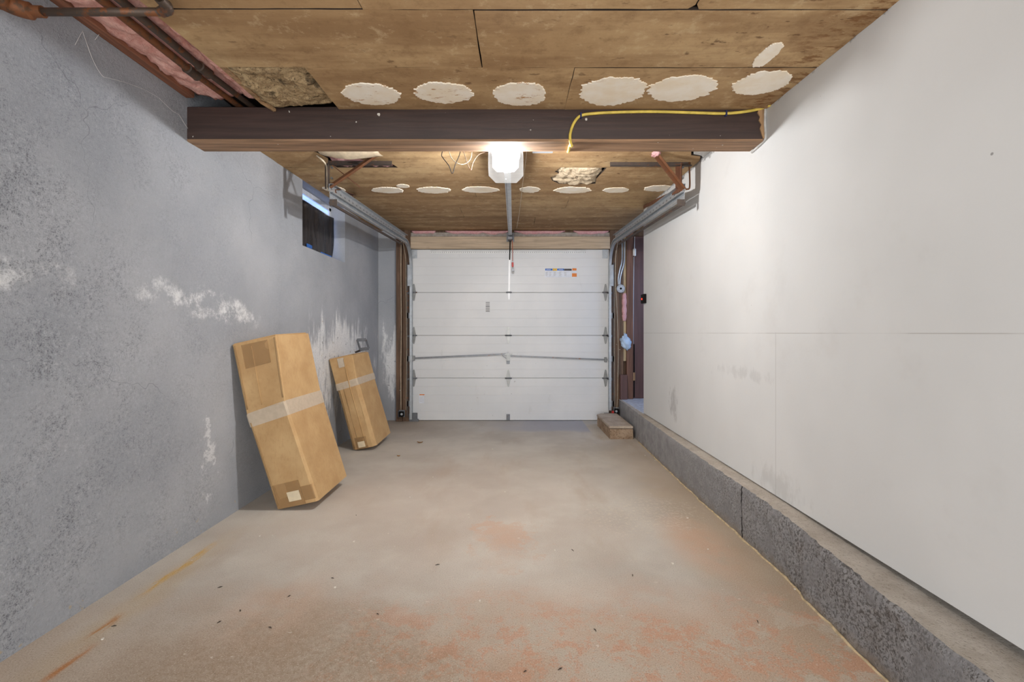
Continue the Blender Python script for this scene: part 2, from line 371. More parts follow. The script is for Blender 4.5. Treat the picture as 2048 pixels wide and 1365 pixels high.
MT = dict(
    left=mat_left_wall(), right=mat_right_wall(), floor=mat_floor(), board=mat_ceiling(), plaster=mat_plaster(), curb=mat_curb(),
    dark=simple('dark_timber_and_seam_shade', srgb(54, 42, 34), .9), beam=wood('dark_stained_beam', srgb(62, 44, 38), 'x', .3, .6, True),
    beam_under=wood('bare_beam_underside', srgb(152, 120, 92), 'x', .45, .75, True),
    sill=wood('reddish_sill_plate', srgb(140, 92, 70), 'y', .4), post=wood('brown_post', srgb(104, 80, 62), 'z', .5, .75, True),
    post_red=wood('reddish_brown_post', srgb(116, 82, 66), 'z', .4), pale=wood('pale_stud', srgb(206, 186, 150), 'z', .2),
    header=wood('weathered_header', srgb(190, 170, 146), 'x', .22), header_grey=simple('grey_header_strip', srgb(158, 150, 142), .8),
    door_brown=wood('brown_door', srgb(98, 70, 66), 'z', .2, .5), pink=mat_fluff('pink_fibreglass', srgb(224, 160, 148), srgb(244, 196, 184), srgb(196, 124, 112)),
    pink_pale=mat_fluff('pale_pink_fibreglass', srgb(220, 160, 164), srgb(236, 190, 190), srgb(190, 128, 132), 22),
    cellulose=mat_fluff('cellulose_fluff', srgb(150, 124, 92), srgb(206, 180, 140), srgb(48, 40, 34), 20, .9),
    cellulose_pale=mat_fluff('pale_cellulose', srgb(206, 184, 152), srgb(232, 214, 186), srgb(140, 112, 84), 34),
    rust_pipe=mat_metal('rusty_iron', srgb(92, 68, 50), .65, .35, .9), dark_pipe=mat_metal('dark_iron', srgb(84, 70, 60), .55, .4, .4),
    galv=mat_metal('galvanised_steel', srgb(196, 201, 206), .42, .7), galv_dark=mat_metal('dull_steel', srgb(128, 130, 134), .45, .7, .15),
    hinge=mat_metal('zinc_hinge', srgb(150, 150, 148), .4, .75), rust_steel=mat_metal('rusty_angle_steel', srgb(122, 82, 56), .7, .25, .5),
    dark_steel=mat_metal('dark_angle_steel', srgb(88, 78, 72), .6, .35, .2), brown_steel=mat_metal('brown_angle_steel', srgb(108, 70, 50), .7, .2, .3),
    card=mat_card('cardboard'), card_dark=mat_card('cardboard_shell', .98), card_end=mat_card('cardboard_torn', .8),
    tape=mat_tape('clear_packing_tape', srgb(226, 212, 192), .62), tape_brown=mat_tape('brown_packing_tape', srgb(186, 148, 102), .4),
    label=simple('paper_label', srgb(222, 206, 176), .7, 0, .04),
    black_plastic=simple('black_plastic', srgb(40, 38, 38), .38, 0, .2), sheet=None,
    blue_tape=simple('blue_masking_tape', srgb(58, 120, 210), .6, 0, .12), white=simple('white_paint', srgb(222, 226, 234), .5, 0, .05),
    white_plastic=simple('white_plastic', srgb(226, 226, 224), .45, 0, .03), grey_plastic=simple('grey_plastic', srgb(168, 166, 164), .5, 0, .06),
    red_cord=simple('orange_cord', srgb(186, 92, 58), .7), red=simple('red_plastic', srgb(206, 52, 44), .45), yellow=simple('yellow_sheath', srgb(224, 198, 92), .5, 0, .1),
    blue_dark=simple('dark_blue_staple', srgb(40, 48, 92), .5), cream=simple('cream_wire', srgb(216, 202, 178), .6), black=simple('black_rubber', srgb(24, 22, 22), .85, spec=.15),
    wire_grey=simple('grey_wire', srgb(120, 112, 100), .8, spec=.1),
    bright_white=simple('bright_white_enamel', srgb(250, 250, 250), .35, 0, .01),
    orange=simple('orange_print', srgb(226, 130, 52), .6, 0, .04), blue=simple('blue_print', srgb(44, 104, 184), .6, 0, .06), charcoal=simple('charcoal_print', srgb(76, 74, 76), .6),
    amber=simple('amber_print', srgb(228, 186, 80), .6), grey_print=simple('grey_print', srgb(190, 190, 190), .7, 0, .02), mid_print=simple('mid_grey_print', srgb(140, 140, 142), .7, 0, .02),
    rag=simple('light_blue_cloth', srgb(186, 208, 232), .85, 0, .12, 12, .3), step=None, landing=simple('grey_blue_landing_paint', srgb(198, 202, 212), .6),
    leaf=simple('dry_leaf', srgb(168, 118, 56), .8), chip=simple('white_paint_chip', srgb(224, 218, 206), .8), web=simple('cobweb_silk', srgb(220, 220, 218), .8),
    paper=simple('torn_paper', srgb(206, 190, 164), .85, 0, .08), caulk=simple('white_caulk', srgb(196, 194, 190), .7, 0, .1, 40, .4),
    torn_wood=wood('splintered_wood', srgb(164, 130, 94), 'z', .5), led=emit('red_led', srgb(240, 60, 40), 1.0),
    pane=emit('window_daylight', srgb(150, 180, 235), 1.1),
)
def _sheet():
    m = M('black_plastic_sheet')
    n = m.noise(3.5, 5, .6, m.scaled((1, 6, 1)))
    c = m.mix(m.ss(n, .35, .7), srgb(38, 36, 38), srgb(74, 70, 70))
    return m.done(c, m.ss(n, .3, .7, .25, .5), 0, m.bump(n, .5, .02), .5)
MT['sheet'] = _sheet()
def _step():
    m = M('chipped_masonry')
    f = m.noise(70, 5, .7); a = m.noise(9, 4)
    c = m.mix(m.ss(a, .3, .7), srgb(140, 116, 94), srgb(168, 146, 124))
    c = m.mix(m.ss(f, .48, .34, 0, .7), c, srgb(84, 64, 48)); c = m.mix(m.ss(f, .62, .74, 0, .6), c, srgb(206, 190, 166))
    return m.done(c, .85, 0, m.bump(f, .5, .006), .2)
MT['step'] = _step()
def _steptop():
    m = M('worn_paver_top')
    f = m.noise(80, 5, .7); a = m.noise(7, 5, .65)
    c = m.mix(m.ss(a, .3, .7), srgb(164, 148, 132), srgb(190, 176, 160))
    c = m.mix(m.ss(f, .45, .34, 0, .5), c, srgb(120, 100, 82))
    return m.done(c, .85, 0, m.bump(f, .3, .004), .2)
MT['step_top'] = _steptop()
def _doormat():
    m = M('white_door_skin')
    n = m.noise(300, 2, .5)
    x, y, z = m.xyz()
    c = m.mix(m.ss(m.noise(1.4, 4), .35, .7), srgb(214, 215, 216), srgb(224, 224, 224))
    sc = m.ss(m.noise(3, 6, .7, m.scaled((2.2, 1, .7))), .60, .74, 0, .16)
    c = m.mix(sc, c, srgb(160, 156, 152))
    c = m.mix(m.ma('MULTIPLY', m.ss(m.noise(26, 2, .4), .735, .76), m.ss(z, 1.2, .3, 0, .6)), c, srgb(150, 146, 142))
    return m.done(c, .42, 0, m.bump(n, .06, .002), .45)
MT['door'] = _doormat()
def _lens():
    m = M('grey_translucent_lens')
    m.b.inputs['Base Color'].default_value = (.012, .012, .012, 1)
    m.b.inputs['Roughness'].default_value = .6
    m.b.inputs['Specular IOR Level'].default_value = .0
    m.b.inputs['Alpha'].default_value = .42
    m.b.inputs['Emission Color'].default_value = srgb(250, 244, 236)
    m.b.inputs['Emission Strength'].default_value = .38
    return m.m
def _diff():
    m = M('glowing_diffuser')
    m.b.inputs['Base Color'].default_value = (.02, .02, .02, 1)
    m.b.inputs['Specular IOR Level'].default_value = .0
    m.b.inputs['Alpha'].default_value = .30
    m.b.inputs['Emission Color'].default_value = srgb(255, 250, 244)
    m.b.inputs['Emission Strength'].default_value = 5.0
    return m.m
MT['diffuser'] = _diff()
MT['lens'] = _lens()
MT['bulb'] = emit('lit_bulb', (1.0, .99, .98, 1), BULB_STRENGTH)

# ------------------------------------------------------------------ mesh helpers
ORG = {}     # root object -> world position of its origin
class B:
    def __init__(s): s.bm = bmesh.new()
    def box(s, x0, x1, y0, y1, z0, z1, bev=0.0, seg=1):
        r = bmesh.ops.create_cube(s.bm, size=1.0)
        vs = r['verts']
        for v in vs:
            v.co = Vector(((x0 + x1) / 2 + v.co.x * (x1 - x0), (y0 + y1) / 2 + v.co.y * (y1 - y0), (z0 + z1) / 2 + v.co.z * (z1 - z0)))
        if bev > 0:
            es = {e for v in vs for e in v.link_edges}
            bmesh.ops.bevel(s.bm, geom=list(es), offset=bev, segments=seg, affect='EDGES', profile=.5)
        return s
    def bar(s, a, b, w, h, up=(0, 0, 1), bev=0.0):
        """rectangular bar from a to b, w across, h along up"""
        a, b = Vector(a), Vector(b); d = (b - a); L = d.length; d.normalize()
        side = d.cross(Vector(up))
        if side.length < 1e-5: side = d.cross(Vector((0, 1, 0)))
        side.normalize(); u = side.cross(d).normalized()
        r = bmesh.ops.create_cube(s.bm, size=1.0); vs = r['verts']
        for v in vs:
            v.co = a + d * ((v.co.y + .5) * L) + side * (v.co.x * w) + u * (v.co.z * h)
        if bev:
            es = {e for v in vs for e in v.link_edges}
            bmesh.ops.bevel(s.bm, geom=list(es), offset=bev, segments=1, affect='EDGES')
        return s
    def angle(s, a, b, w, t, up=(0, 0, 1), flip=1):
        """L-section steel from a to b"""
        a, b = Vector(a), Vector(b); d = (b - a).normalized()
        side = d.cross(Vector(up)); side = side.normalized() if side.length > 1e-5 else Vector((1, 0, 0))
        u = side.cross(d).normalized()
        pr = [(0, 0), (w, 0), (w, t), (t, t), (t, w), (0, w)]
        s.loft([[p + side * (q[0] * flip) + u * q[1] for q in pr] for p in (a, b)], closed=True)
        return s
    def loft(s, rings, closed=True, cap=True):
        R = [[s.bm.verts.new(p) for p in r] for r in rings]
        n = len(R[0])
        for i in range(len(R) - 1):
            for j in range(n if closed else n - 1):
                k = (j + 1) % n
                s.bm.faces.new((R[i][j], R[i][k], R[i + 1][k], R[i + 1][j]))
        if cap and closed:
            s.bm.faces.new(list(reversed(R[0]))); s.bm.faces.new(R[-1])
        return s
    def tube(s, pts, r, n=10, cap=True):
        pts = [Vector(p) for p in pts]
        rings = []; ref = None
        for i, p in enumerate(pts):
            d = (pts[min(i + 1, len(pts) - 1)] - pts[max(i - 1, 0)]).normalized()
            if ref is None: ref = Vector((0, 0, 1)) if abs(d.z) < .9 else Vector((1, 0, 0))
            a = d.cross(ref).normalized(); ref = a.cross(d).normalized()
            rr = r[i] if isinstance(r, (list, tuple)) else r
            rings.append([p + (a * math.cos(t) + ref * math.sin(t)) * rr for t in [2 * math.pi * k / n for k in range(n)]])
        return s.loft(rings, True, cap)
    def cyl(s, a, b, r, n=16): return s.tube([a, b], r, n)
    def prism(s, poly, d):
        """flat polygon (3D points) extruded by vector d"""
        d = Vector(d)
        A = [s.bm.verts.new(p) for p in poly]; Bv = [s.bm.verts.new(Vector(p) + d) for p in poly]
        s.bm.faces.new(A); s.bm.faces.new(list(reversed(Bv)))
        for i in range(len(A)):
            j = (i + 1) % len(A); s.bm.faces.new((A[j], A[i], Bv[i], Bv[j]))
        return s
    def sphere(s, c, r, sc=(1, 1, 1), u=16, v=10):
        q = bmesh.ops.create_uvsphere(s.bm, u_segments=u, v_segments=v, radius=1)
        for w in q['verts']: w.co = Vector(c) + Vector((w.co.x * r * sc[0], w.co.y * r * sc[1], w.co.z * r * sc[2]))
        return s
    def slab(s, fn_low, fn_top, u0, u1, v0, v1, nu, nv):
        """closed slab between two height fields over (x, y)"""
        lo = [[s.bm.verts.new(fn_low(u0 + (u1 - u0) * i / nu, v0 + (v1 - v0) * j / nv)) for j in range(nv + 1)] for i in range(nu + 1)]
        hi = [[s.bm.verts.new(fn_top(u0 + (u1 - u0) * i / nu, v0 + (v1 - v0) * j / nv)) for j in range(nv + 1)] for i in range(nu + 1)]
        for i in range(nu):
            for j in range(nv):
                s.bm.faces.new((lo[i][j], lo[i][j + 1], lo[i + 1][j + 1], lo[i + 1][j]))
                s.bm.faces.new((hi[i][j], hi[i + 1][j], hi[i + 1][j + 1], hi[i][j + 1]))
        for i in range(nu):
            s.bm.faces.new((lo[i][0], lo[i + 1][0], hi[i + 1][0], hi[i][0]))
            s.bm.faces.new((lo[i + 1][nv], lo[i][nv], hi[i][nv], hi[i + 1][nv]))
        for j in range(nv):
            s.bm.faces.new((lo[0][j + 1], lo[0][j], hi[0][j], hi[0][j + 1]))
            s.bm.faces.new((lo[nu][j], lo[nu][j + 1], hi[nu][j + 1], hi[nu][j]))
        return s
    def xform(s, mat):
        bmesh.ops.transform(s.bm, matrix=mat, verts=s.bm.verts); return s
    def mark(s):
        s.nf = len(s.bm.faces); s.bm.faces.ensure_lookup_table(); return s
    def obj(s, name, mat, parent=None, smooth=False, origin=None, mat2=None):
        if parent is not None: origin = ORG[parent]
        origin = Vector(origin or (0, 0, 0))
        bmesh.ops.recalc_face_normals(s.bm, faces=s.bm.faces)
        if mat2 is not None:
            s.bm.faces.ensure_lookup_table()
            for f in s.bm.faces[s.nf:]: f.material_index = 1
        if origin.length > 0: bmesh.ops.translate(s.bm, vec=-origin, verts=s.bm.verts)
        me = bpy.data.meshes.new(name); s.bm.to_mesh(me); s.bm.free()
        me.materials.append(mat)
        if mat2 is not None: me.materials.append(mat2)
        if smooth:
            for p in me.polygons: p.use_smooth = True
            if smooth != True:
                me.set_sharp_from_angle(angle=math.radians(smooth))
        o = bpy.data.objects.new(name, me); COL.objects.link(o)
        if parent is not None: o.parent = parent
        else: o.location = origin
        ORG[o] = origin
        return o

def thing(name, label, cat, loc, group=None):
    o = bpy.data.objects.new(name, None); COL.objects.link(o)
    o.empty_display_size = .1
    o.location = loc; ORG[o] = Vector(loc)
    return tag(o, label, cat, group)
def tag(o, label, cat, group=None):
    o['label'] = label; o['category'] = cat
    if group: o['group'] = group
    return o
def struct(b, name, mat, smooth=False, label=None):
    o = b.obj(name, mat, None, smooth); o['kind'] = 'structure'
    if label: o['label'] = label
    return o
def part(b, name, mat, parent, smooth=False, label=None):
    o = b.obj(name, mat, parent, smooth)
    if label: o['label'] = label
    return o
def smoothpath(pts, n=8):
    P = [Vector(p) for p in pts]; P = [P[0] * 2 - P[1]] + P + [P[-1] * 2 - P[-2]]
    out = []
    for i in range(1, len(P) - 2):
        for k in range(n):
            t = k / n
            a, b, c, d = P[i - 1], P[i], P[i + 1], P[i + 2]
            out.append(.5 * ((2 * b) + (c - a) * t + (2 * a - 5 * b + 4 * c - d) * t * t + (3 * b - a - 3 * c + d) * t ** 3))
    out.append(P[-2]); return out
def nz(x, y, z=0.0, s=1.0): return mnoise.noise(Vector((x * s, y * s, z * s)))
def fbm(x, y, z=0.0, s=1.0, o=4): return mnoise.fractal(Vector((x * s, y * s, z * s)), .6, 2.1, o)

# ------------------------------------------------------------------ the room
XL, XR, YF, YB = -1.70, 1.30, 5.66, -2.4
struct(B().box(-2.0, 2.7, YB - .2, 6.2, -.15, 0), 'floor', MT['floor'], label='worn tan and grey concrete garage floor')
# left wall with a window recess (Y 3.64..4.55, z 1.79..2.30)
WY0, WY1, WZ0 = 3.64, 4.55, 1.79
b = B()
b.box(-2.0, XL, YB, WY0, -.1, 2.305).box(-2.0, XL, WY1, YF + .2, -.1, 2.45).box(-2.0, XL, WY0, WY1, -.1, WZ0)
b.box(-2.0, XL, 2.36, WY0, 2.305, 2.45).box(-2.0, XL, WY0, WY1, 2.345, 2.45)
struct(b, 'wall_left', MT['left'], label='rough grey-blue painted concrete wall with white salt stains')
b = B().box(-1.95, -1.30, YF, YF + .2, -.1, 2.5)
struct(b, 'wall_front', MT['left'], label='grey painted return wall beside the garage door')
struct(B().box(-1.30, 1.17, YF, YF + .2, 2.126, 2.6), 'wall_header', MT['post'])
struct(B().box(1.17, 1.455, YF, YF + .2, -.1, 2.6), 'wall_pier', MT['post'])
struct(B().box(1.455, 2.30, YF, YF + .2, 2.29, 2.6), 'wall_lintel', MT['post'])
struct(B().box(2.30, 2.7, YF, YF + .2, -.1, 2.6), 'wall_corner', MT['post'])
struct(B().box(1.455, 2.30, YF, YF + .2, -.1, .262), 'wall_threshold', MT['post'])
struct(B().box(-1.30, 2.7, YF + .21, YF + .25, -.1, 2.6), 'wall_outside', MT['dark'])
b = B()
b.box(XR, XR + .1, YB, 4.60, .278, 2.5)
struct(b, 'wall_right', MT['right'], label='white painted drywall partition standing on the concrete curb')
struct(B().box(2.42, 2.6, 4.3, YF + .2, -.1, 2.6).box(1.40, 2.5, 4.42, 4.52, .27, 2.6), 'wall_alcove', MT['white'])
struct(B().box(-2.0, 2.7, YB - .2, YB, -.1, 2.6), 'wall_back', MT['right'])

# curb under the right wall: rough cast concrete, bowed
def curb_x(Y, z):
    base = 1.205 + max(0, (Y - 3.0)) ** 1.6 * .016 if Y > 3 else 1.205 - max(0, (2.0 - Y)) * .05
    rough = max(.15, min(1, (4.6 - Y) / 2.4))
    return base + rough * (.008 * fbm(Y, z, 3, 7) + .006 * fbm(Y, z, 8, 36)) + .012 * (1 - z / .27) * (-1 if Y < 1.9 else 0)
def curb_h(Y): return .272 - max(0, (2.3 - Y)) * .03
b = B()
NY, NZ = 260, 12
def ring(Y):
    r = []
    h = curb_h(Y)
    for k in range(NZ + 1):
        z = h * k / NZ
        x = curb_x(Y, z)
        if k == NZ: x += .008 + .006 * abs(fbm(Y, 1, 0, 14))
        r.append((x, Y, z - (.004 * abs(fbm(Y, 5, 0, 20)) if k == NZ else 0)))
    r.append((1.27, Y, h - .001 + .003 * fbm(Y, 2, 0, 6)))
    r.append((1.45, Y, h)); r.append((1.45, Y, -.05)); r.append((curb_x(Y, 0), Y, -.05))
    return r
b.loft([ring(.3 + (5.66 - .3) * i / NY) for i in range(NY + 1)])
o = struct(b, 'concrete_curb', MT['curb'], 35, 'low rough grey concrete curb running below the white wall')
struct(B().box(1.30, 2.45, 4.60, YF, .2, .2745, .004), 'alcove_landing', MT['landing'], label='pale grey-blue painted landing before the brown door')
# thin mortar ridge where the floor meets the curb
pts = [(curb_x(Y, 0) - .004 + .005 * fbm(Y, 9, 0, 7), Y, .001) for Y in [.9 + .04 * i for i in range(92)]]
part(B().tube(pts, [.004 + .005 * abs(fbm(i * .3, 2, 0, 1.0)) for i in range(92)], 8), 'mortar_ridge', simple('yellowed_mortar', srgb(196, 176, 142), .85, 0, .15, 40, .4), o, True, 'yellowed mortar line')

# ceiling: dark backing, boards, plaster
b = B().box(-2.0, 2.7, YB, 2.40, 2.42, 2.5).box(-2.0, 2.7, 2.40, YF + .2, 2.46, 2.6)
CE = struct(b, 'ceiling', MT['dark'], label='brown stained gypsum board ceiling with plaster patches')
def board(poly, dz=0.0, tx=0.0, jag=.0018, jagpts=None, step=.07):
    out = []
    for i, (x, y) in enumerate(poly):
        x2, y2 = poly[(i + 1) % len(poly)]
        L = math.hypot(x2 - x, y2 - y); n = max(1, int(L / step))
        for k in range(n):
            t = k / n
            a = 0 if k == 0 else jag
            if jagpts and i in jagpts and k: a = jagpts[i]
            out.append((x + (x2 - x) * t + random.uniform(-a, a), y + (y2 - y) * t + random.uniform(-a, a)))
    xm = sum(p[0] for p in out) / len(out)
    bb = B().prism([(x, y, ceil_z(y) + dz + tx * (x - xm)) for x, y in out], (0, 0, .013))
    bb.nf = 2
    return bb.obj('ceiling_board', MT['board'], CE, False, None, MT['dark'])  # board edges get the dark material: seam shade put into the colour
XE = XL + .0
g = .0032
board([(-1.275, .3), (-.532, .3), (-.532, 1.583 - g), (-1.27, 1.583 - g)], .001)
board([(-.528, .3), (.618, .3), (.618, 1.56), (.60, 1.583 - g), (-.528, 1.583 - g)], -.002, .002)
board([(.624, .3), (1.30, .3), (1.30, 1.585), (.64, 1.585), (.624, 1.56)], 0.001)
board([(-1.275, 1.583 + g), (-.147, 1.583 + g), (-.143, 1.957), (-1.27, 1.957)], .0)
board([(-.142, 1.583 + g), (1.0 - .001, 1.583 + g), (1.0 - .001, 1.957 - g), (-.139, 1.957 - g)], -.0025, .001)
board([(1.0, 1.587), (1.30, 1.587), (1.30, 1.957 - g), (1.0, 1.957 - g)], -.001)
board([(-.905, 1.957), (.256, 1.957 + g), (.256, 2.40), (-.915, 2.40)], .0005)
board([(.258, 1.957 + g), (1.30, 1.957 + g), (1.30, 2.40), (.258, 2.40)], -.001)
rows = [2.44, 2.57, 2.96, 3.35, 3.74, 4.13, 4.53, 4.93, 5.33, 5.67]
def xr(y): return 1.30 if y < 4.5 else 2.42
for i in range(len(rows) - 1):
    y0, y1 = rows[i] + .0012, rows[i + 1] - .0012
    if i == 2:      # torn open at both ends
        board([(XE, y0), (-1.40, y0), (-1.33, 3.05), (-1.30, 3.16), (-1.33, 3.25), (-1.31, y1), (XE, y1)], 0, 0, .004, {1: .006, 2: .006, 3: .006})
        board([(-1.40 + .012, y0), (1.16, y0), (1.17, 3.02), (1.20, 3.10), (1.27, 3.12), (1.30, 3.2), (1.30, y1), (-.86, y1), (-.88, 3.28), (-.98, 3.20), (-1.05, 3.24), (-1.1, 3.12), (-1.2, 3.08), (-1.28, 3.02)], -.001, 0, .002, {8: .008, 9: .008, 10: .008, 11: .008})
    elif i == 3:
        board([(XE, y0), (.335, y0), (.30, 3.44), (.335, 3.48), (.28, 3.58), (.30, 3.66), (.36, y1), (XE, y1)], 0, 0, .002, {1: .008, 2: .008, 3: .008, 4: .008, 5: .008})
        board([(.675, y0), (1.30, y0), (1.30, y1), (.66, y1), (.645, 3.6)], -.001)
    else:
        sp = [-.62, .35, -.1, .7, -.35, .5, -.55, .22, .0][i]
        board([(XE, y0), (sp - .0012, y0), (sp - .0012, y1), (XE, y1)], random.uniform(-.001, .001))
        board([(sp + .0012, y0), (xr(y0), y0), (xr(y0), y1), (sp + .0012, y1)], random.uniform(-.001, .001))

def patch(cx, cy, rx, ry, seed, flat=0.0):
    rnd = random.Random(seed); n = 150; pl = []
    for k in range(n):
        a = 2 * math.pi * k / n
        c, s_ = math.cos(a), math.sin(a)
        p = 2.6 if flat else 2.0
        r = (abs(c) ** p + abs(s_) ** p) ** (-1 / p)
        r *= 1 + .10 * fbm(c * 1.3, s_ * 1.3, seed * 3.1, 1.4) + .12 * abs(c) * nz(s_ * 20, seed * 2.7, c > 0) + .04 * nz(c * 9, s_ * 9, seed) + rnd.uniform(-.022, .022)
        pl.append((cx + rx * r * c, cy + ry * r * s_))
    bb = B().prism([(x, y, ceil_z(y) - .0055) for x, y in pl], (0, 0, .008))
    return part(bb, 'plaster_patch', MT['plaster'], CE)
for k, (px, py, rx, ry) in enumerate([(743, 188, .135, .105), (887, 185, .135, .098), (1040, 188, .126, .112), (1226, 182, .152, .135), (1362, 176, .152, .118), (1524, 163, .12, .105)]):
    zc = 2.242; Y = (zc - CAMZ) * FPX / (CY - py); patch((px - CX) * Y / FPX, Y, rx, ry, k + 1)
patch(1.03, 1.86, .035, .085, 31, 1)
for k, (px, py, rx, ry) in enumerate([(775, 380, .135, .085), (868, 380, .14, .09), (960, 379, .15, .085), (1060, 379, .085, .085), (1145, 380, .15, .09), (1232, 380, .105, .075), (1318, 376, .12, .085), (806, 371, .05, .05), (668, 378, .09, .08)]):
    zc = 2.3195; Y = (zc - CAMZ) * FPX / (CY - py); patch((px - CX) * Y / FPX, Y, rx, ry, k + 11)

# open bay along the left wall: sill plate, torn batts
struct(B().box(-1.98, -1.660, .3, 2.36, 2.307, 2.338, .004), 'trim_1', MT['sill'], label='reddish timber sill plate on top of the grey wall')
def batt(name, label, x0, x1, y0, y1, zf, amp, mat, nx=26, ny=120, seed=0, edge=.02):
    def lo(x, y):
        u = (x - x0) / (x1 - x0); v = (y - y0) / (y1 - y0)
        xx = x + (edge * fbm(y, seed, 0, 7) if u < .02 or u > .98 else .006 * nz(x, y, seed, 30)); yy = y + (edge * fbm(x, seed + 4, 0, 9) if v < .01 or v > .99 else 0)
        ro = -amp * 1.6 * (1 - min(1, 5 * min(u, 1 - u) + .2))
        return (xx, yy, zf(x, y) + amp * fbm(x, y, seed, 6, 4) + .5 * amp * fbm(x, y, seed, 22, 3) - ro * .6)
    def hi(x, y):
        q = lo(x, y); return (q[0], q[1], zf(x, y) + .07)
    bb = B().slab(lo, hi, x0, x1, y0, y1, nx, ny)
    o = bb.obj(name, mat, None, True, ((x0 + x1) / 2, (y0 + y1) / 2, zf((x0 + x1) / 2, (y0 + y1) / 2)))
    return tag(o, label, 'insulation')
batt('insulation_batt', 'long torn pink fibreglass batt above the grey wall behind the pipes', -1.656, -1.402, .35, 2.355, lambda x, y: 2.308 + .004 * (y - 1.5), .018, MT['pink'])
batt('insulation_batt', 'narrow dusty pink batt edge along the brown ceiling boards', -1.378, -1.262, .35, 2.355, lambda x, y: 2.300 + .006 * (y - 1.5), .014, MT['pink'], 10, 110, 5, .008)
batt('insulation_fill', 'loose tan and black fluff hanging in the gap by the beam', -1.262, -.918, 1.966, 2.34, lambda x, y: ceil_z(y) + .006 + .02 * nz(x, y, 0, 7), .013, MT['cellulose'], 60, 60, 9, .006)
bb = B().prism([(-1.275, 1.9, 2.236), (-1.25, 1.96, 2.238), (-1.262, 2.3, 2.248), (-1.235, 2.352, 2.235), (-1.25, 2.356, 2.235), (-1.285, 2.3, 2.248)], (0, 0, .014))
part(bb, 'ceiling_board', MT['torn_wood'], CE)
def fill2(lab, poly_c, rx, ry, seed, mat, amp=.018, drop=.0):
    cx, cy = poly_c
    def zf(x, y): return ceil_z(y) + .004 - drop * max(0, 1 - ((x - cx) / rx) ** 2 - ((y - cy) / ry) ** 2)
    return batt('insulation_fill', lab, cx - rx, cx + rx, cy - ry, cy + ry, zf, amp, mat, 46, 46, seed, .012)
fill2('pale crumbly fluff bulging from the torn ceiling by the lamp', (.475, 3.55), .185, .185, 21, MT['cellulose_pale'], .02, .022)
fill2('pale pink fluff in the torn ceiling above the hanger by the window', (-1.10, 3.20), .21, .135, 25, MT['pink_pale'], .014, -.012)
# torn paper facing hanging in the left hole
pp = [PX(650 + 0, 300, -1.30), ]
bb = B()
sheet = []
for i in range(13):
    u = i / 12; x = -1.31 + .40 * u; sag = .035 * math.sin(math.pi * u) + .004 * nz(u, 3, 0, 9)
    sheet.append([(x, 2.99 + .01 * nz(u, 1, 0, 8), 2.296 - .3 * sag), (x, 3.06 + .02 * nz(u, 2, 0, 9), 2.292 - sag), (x + .01, 3.12 + .03 * nz(u, 7, 0, 6), 2.302 - .5 * sag), (x, 3.12 + .03 * nz(u, 7, 0, 6), 2.306 - .5 * sag), (x, 3.06, 2.297 - sag), (x, 2.99, 2.301 - .3 * sag)])
bb.loft(sheet)
tag(bb.obj('torn_ceiling_paper', MT['paper'], None, True, (-1.1, 3.05, 2.29)), 'torn cream paper facing drooping from the ceiling hole near the window', 'paper')
bb = B()
pl = [(1.165, 2.97), (1.298, 2.90), (1.298, 3.14), (1.27, 3.10), (1.235, 3.075), (1.20, 3.055), (1.185, 3.02)]
bb.prism([(x, y, ceil_z(y) - .004 - .02 * (x < 1.2)) for x, y in pl], (0, 0, .002))
tag(bb.obj('torn_ceiling_paper', MT['caulk'], None, False, (1.24, 3.0, 2.29)), 'torn white paper edge at the ceiling corner above the drywall', 'paper')
fill_r = B()
fill_r.sphere((.945, 3.06, 2.292), .05, (.55, .9, .35), 20, 12)
for v in fill_r.bm.verts: v.co += Vector((fbm(v.co.x, v.co.y, v.co.z, 30), fbm(v.co.y, v.co.z, v.co.x, 30), fbm(v.co.z, v.co.x, v.co.y, 30))) * .012
tag(fill_r.obj('insulation_tuft', MT['pink_pale'], None, True, (.945, 3.06, 2.29)), 'small pink tuft poking through the ceiling beside the right hanger brace', 'insulation')

# the beam
BY0, BY1, BZ0 = 2.36, 2.49, 2.083
bb = B()
N = 60
rings = []
for i in range(N + 1):
    x = XL + (1.295 - XL) * i / N
    w = .0025 * fbm(x, 1, 0, 3); w2 = .003 * fbm(x, 5, 0, 2.5)
    z1 = 2.262 + w2
    rings.append([(x, BY0 + .004 + w, BZ0 + .012), (x, BY0 + w, BZ0 + .017), (x, BY0 + w, z1 - .004), (x, BY0 + .004 + w, z1), (x, BY1, 2.30), (x, BY1, BZ0 + .012)])
bb.loft(rings)
BEAM = struct(bb, 'ceiling_beam', MT['beam'], 40, 'dark brown timber beam crossing the garage below the ceiling')
bb = B(); rings = []
for i in range(N + 1):
    x = XL + (1.285 - XL) * i / N; w = .0022 * fbm(x, 2, 0, 4)
    rings.append([(x, BY0 - .001 + w, BZ0 + .002), (x, BY0 + .002, BZ0), (x, BY1 + .002, BZ0), (x, BY1 + .002, BZ0 + .012), (x, BY0 - .001 + w, BZ0 + .012)])
bb.loft(rings)
part(bb, 'underside_board', MT['beam_under'], BEAM, False, 'bare lighter brown wood underside')
bb = B()
pl = [(1.262, 2.255), (1.298, 2.258), (1.298, 2.10), (1.285, 2.095), (1.276, 2.12), (1.268, 2.15), (1.275, 2.17), (1.262, 2.19), (1.268, 2.21), (1.255, 2.23)]
bb.prism([(x, BY0 - .006, z) for x, z in pl], (0, .01, 0))
part(bb, 'splintered_end', MT['torn_wood'], BEAM, False, 'pale splintered wood')
bb = B().tube(smoothpath([(1.296, BY0 - .004, 2.26), (1.293, BY0 - .006, 2.18), (1.296, BY0 - .004, 2.10), (1.292, BY0 + .03, 2.085), (1.296, BY1, 2.078)], 6), [.006 + .003 * abs(nz(i, 1, 0, .9)) for i in range(25)], 8)
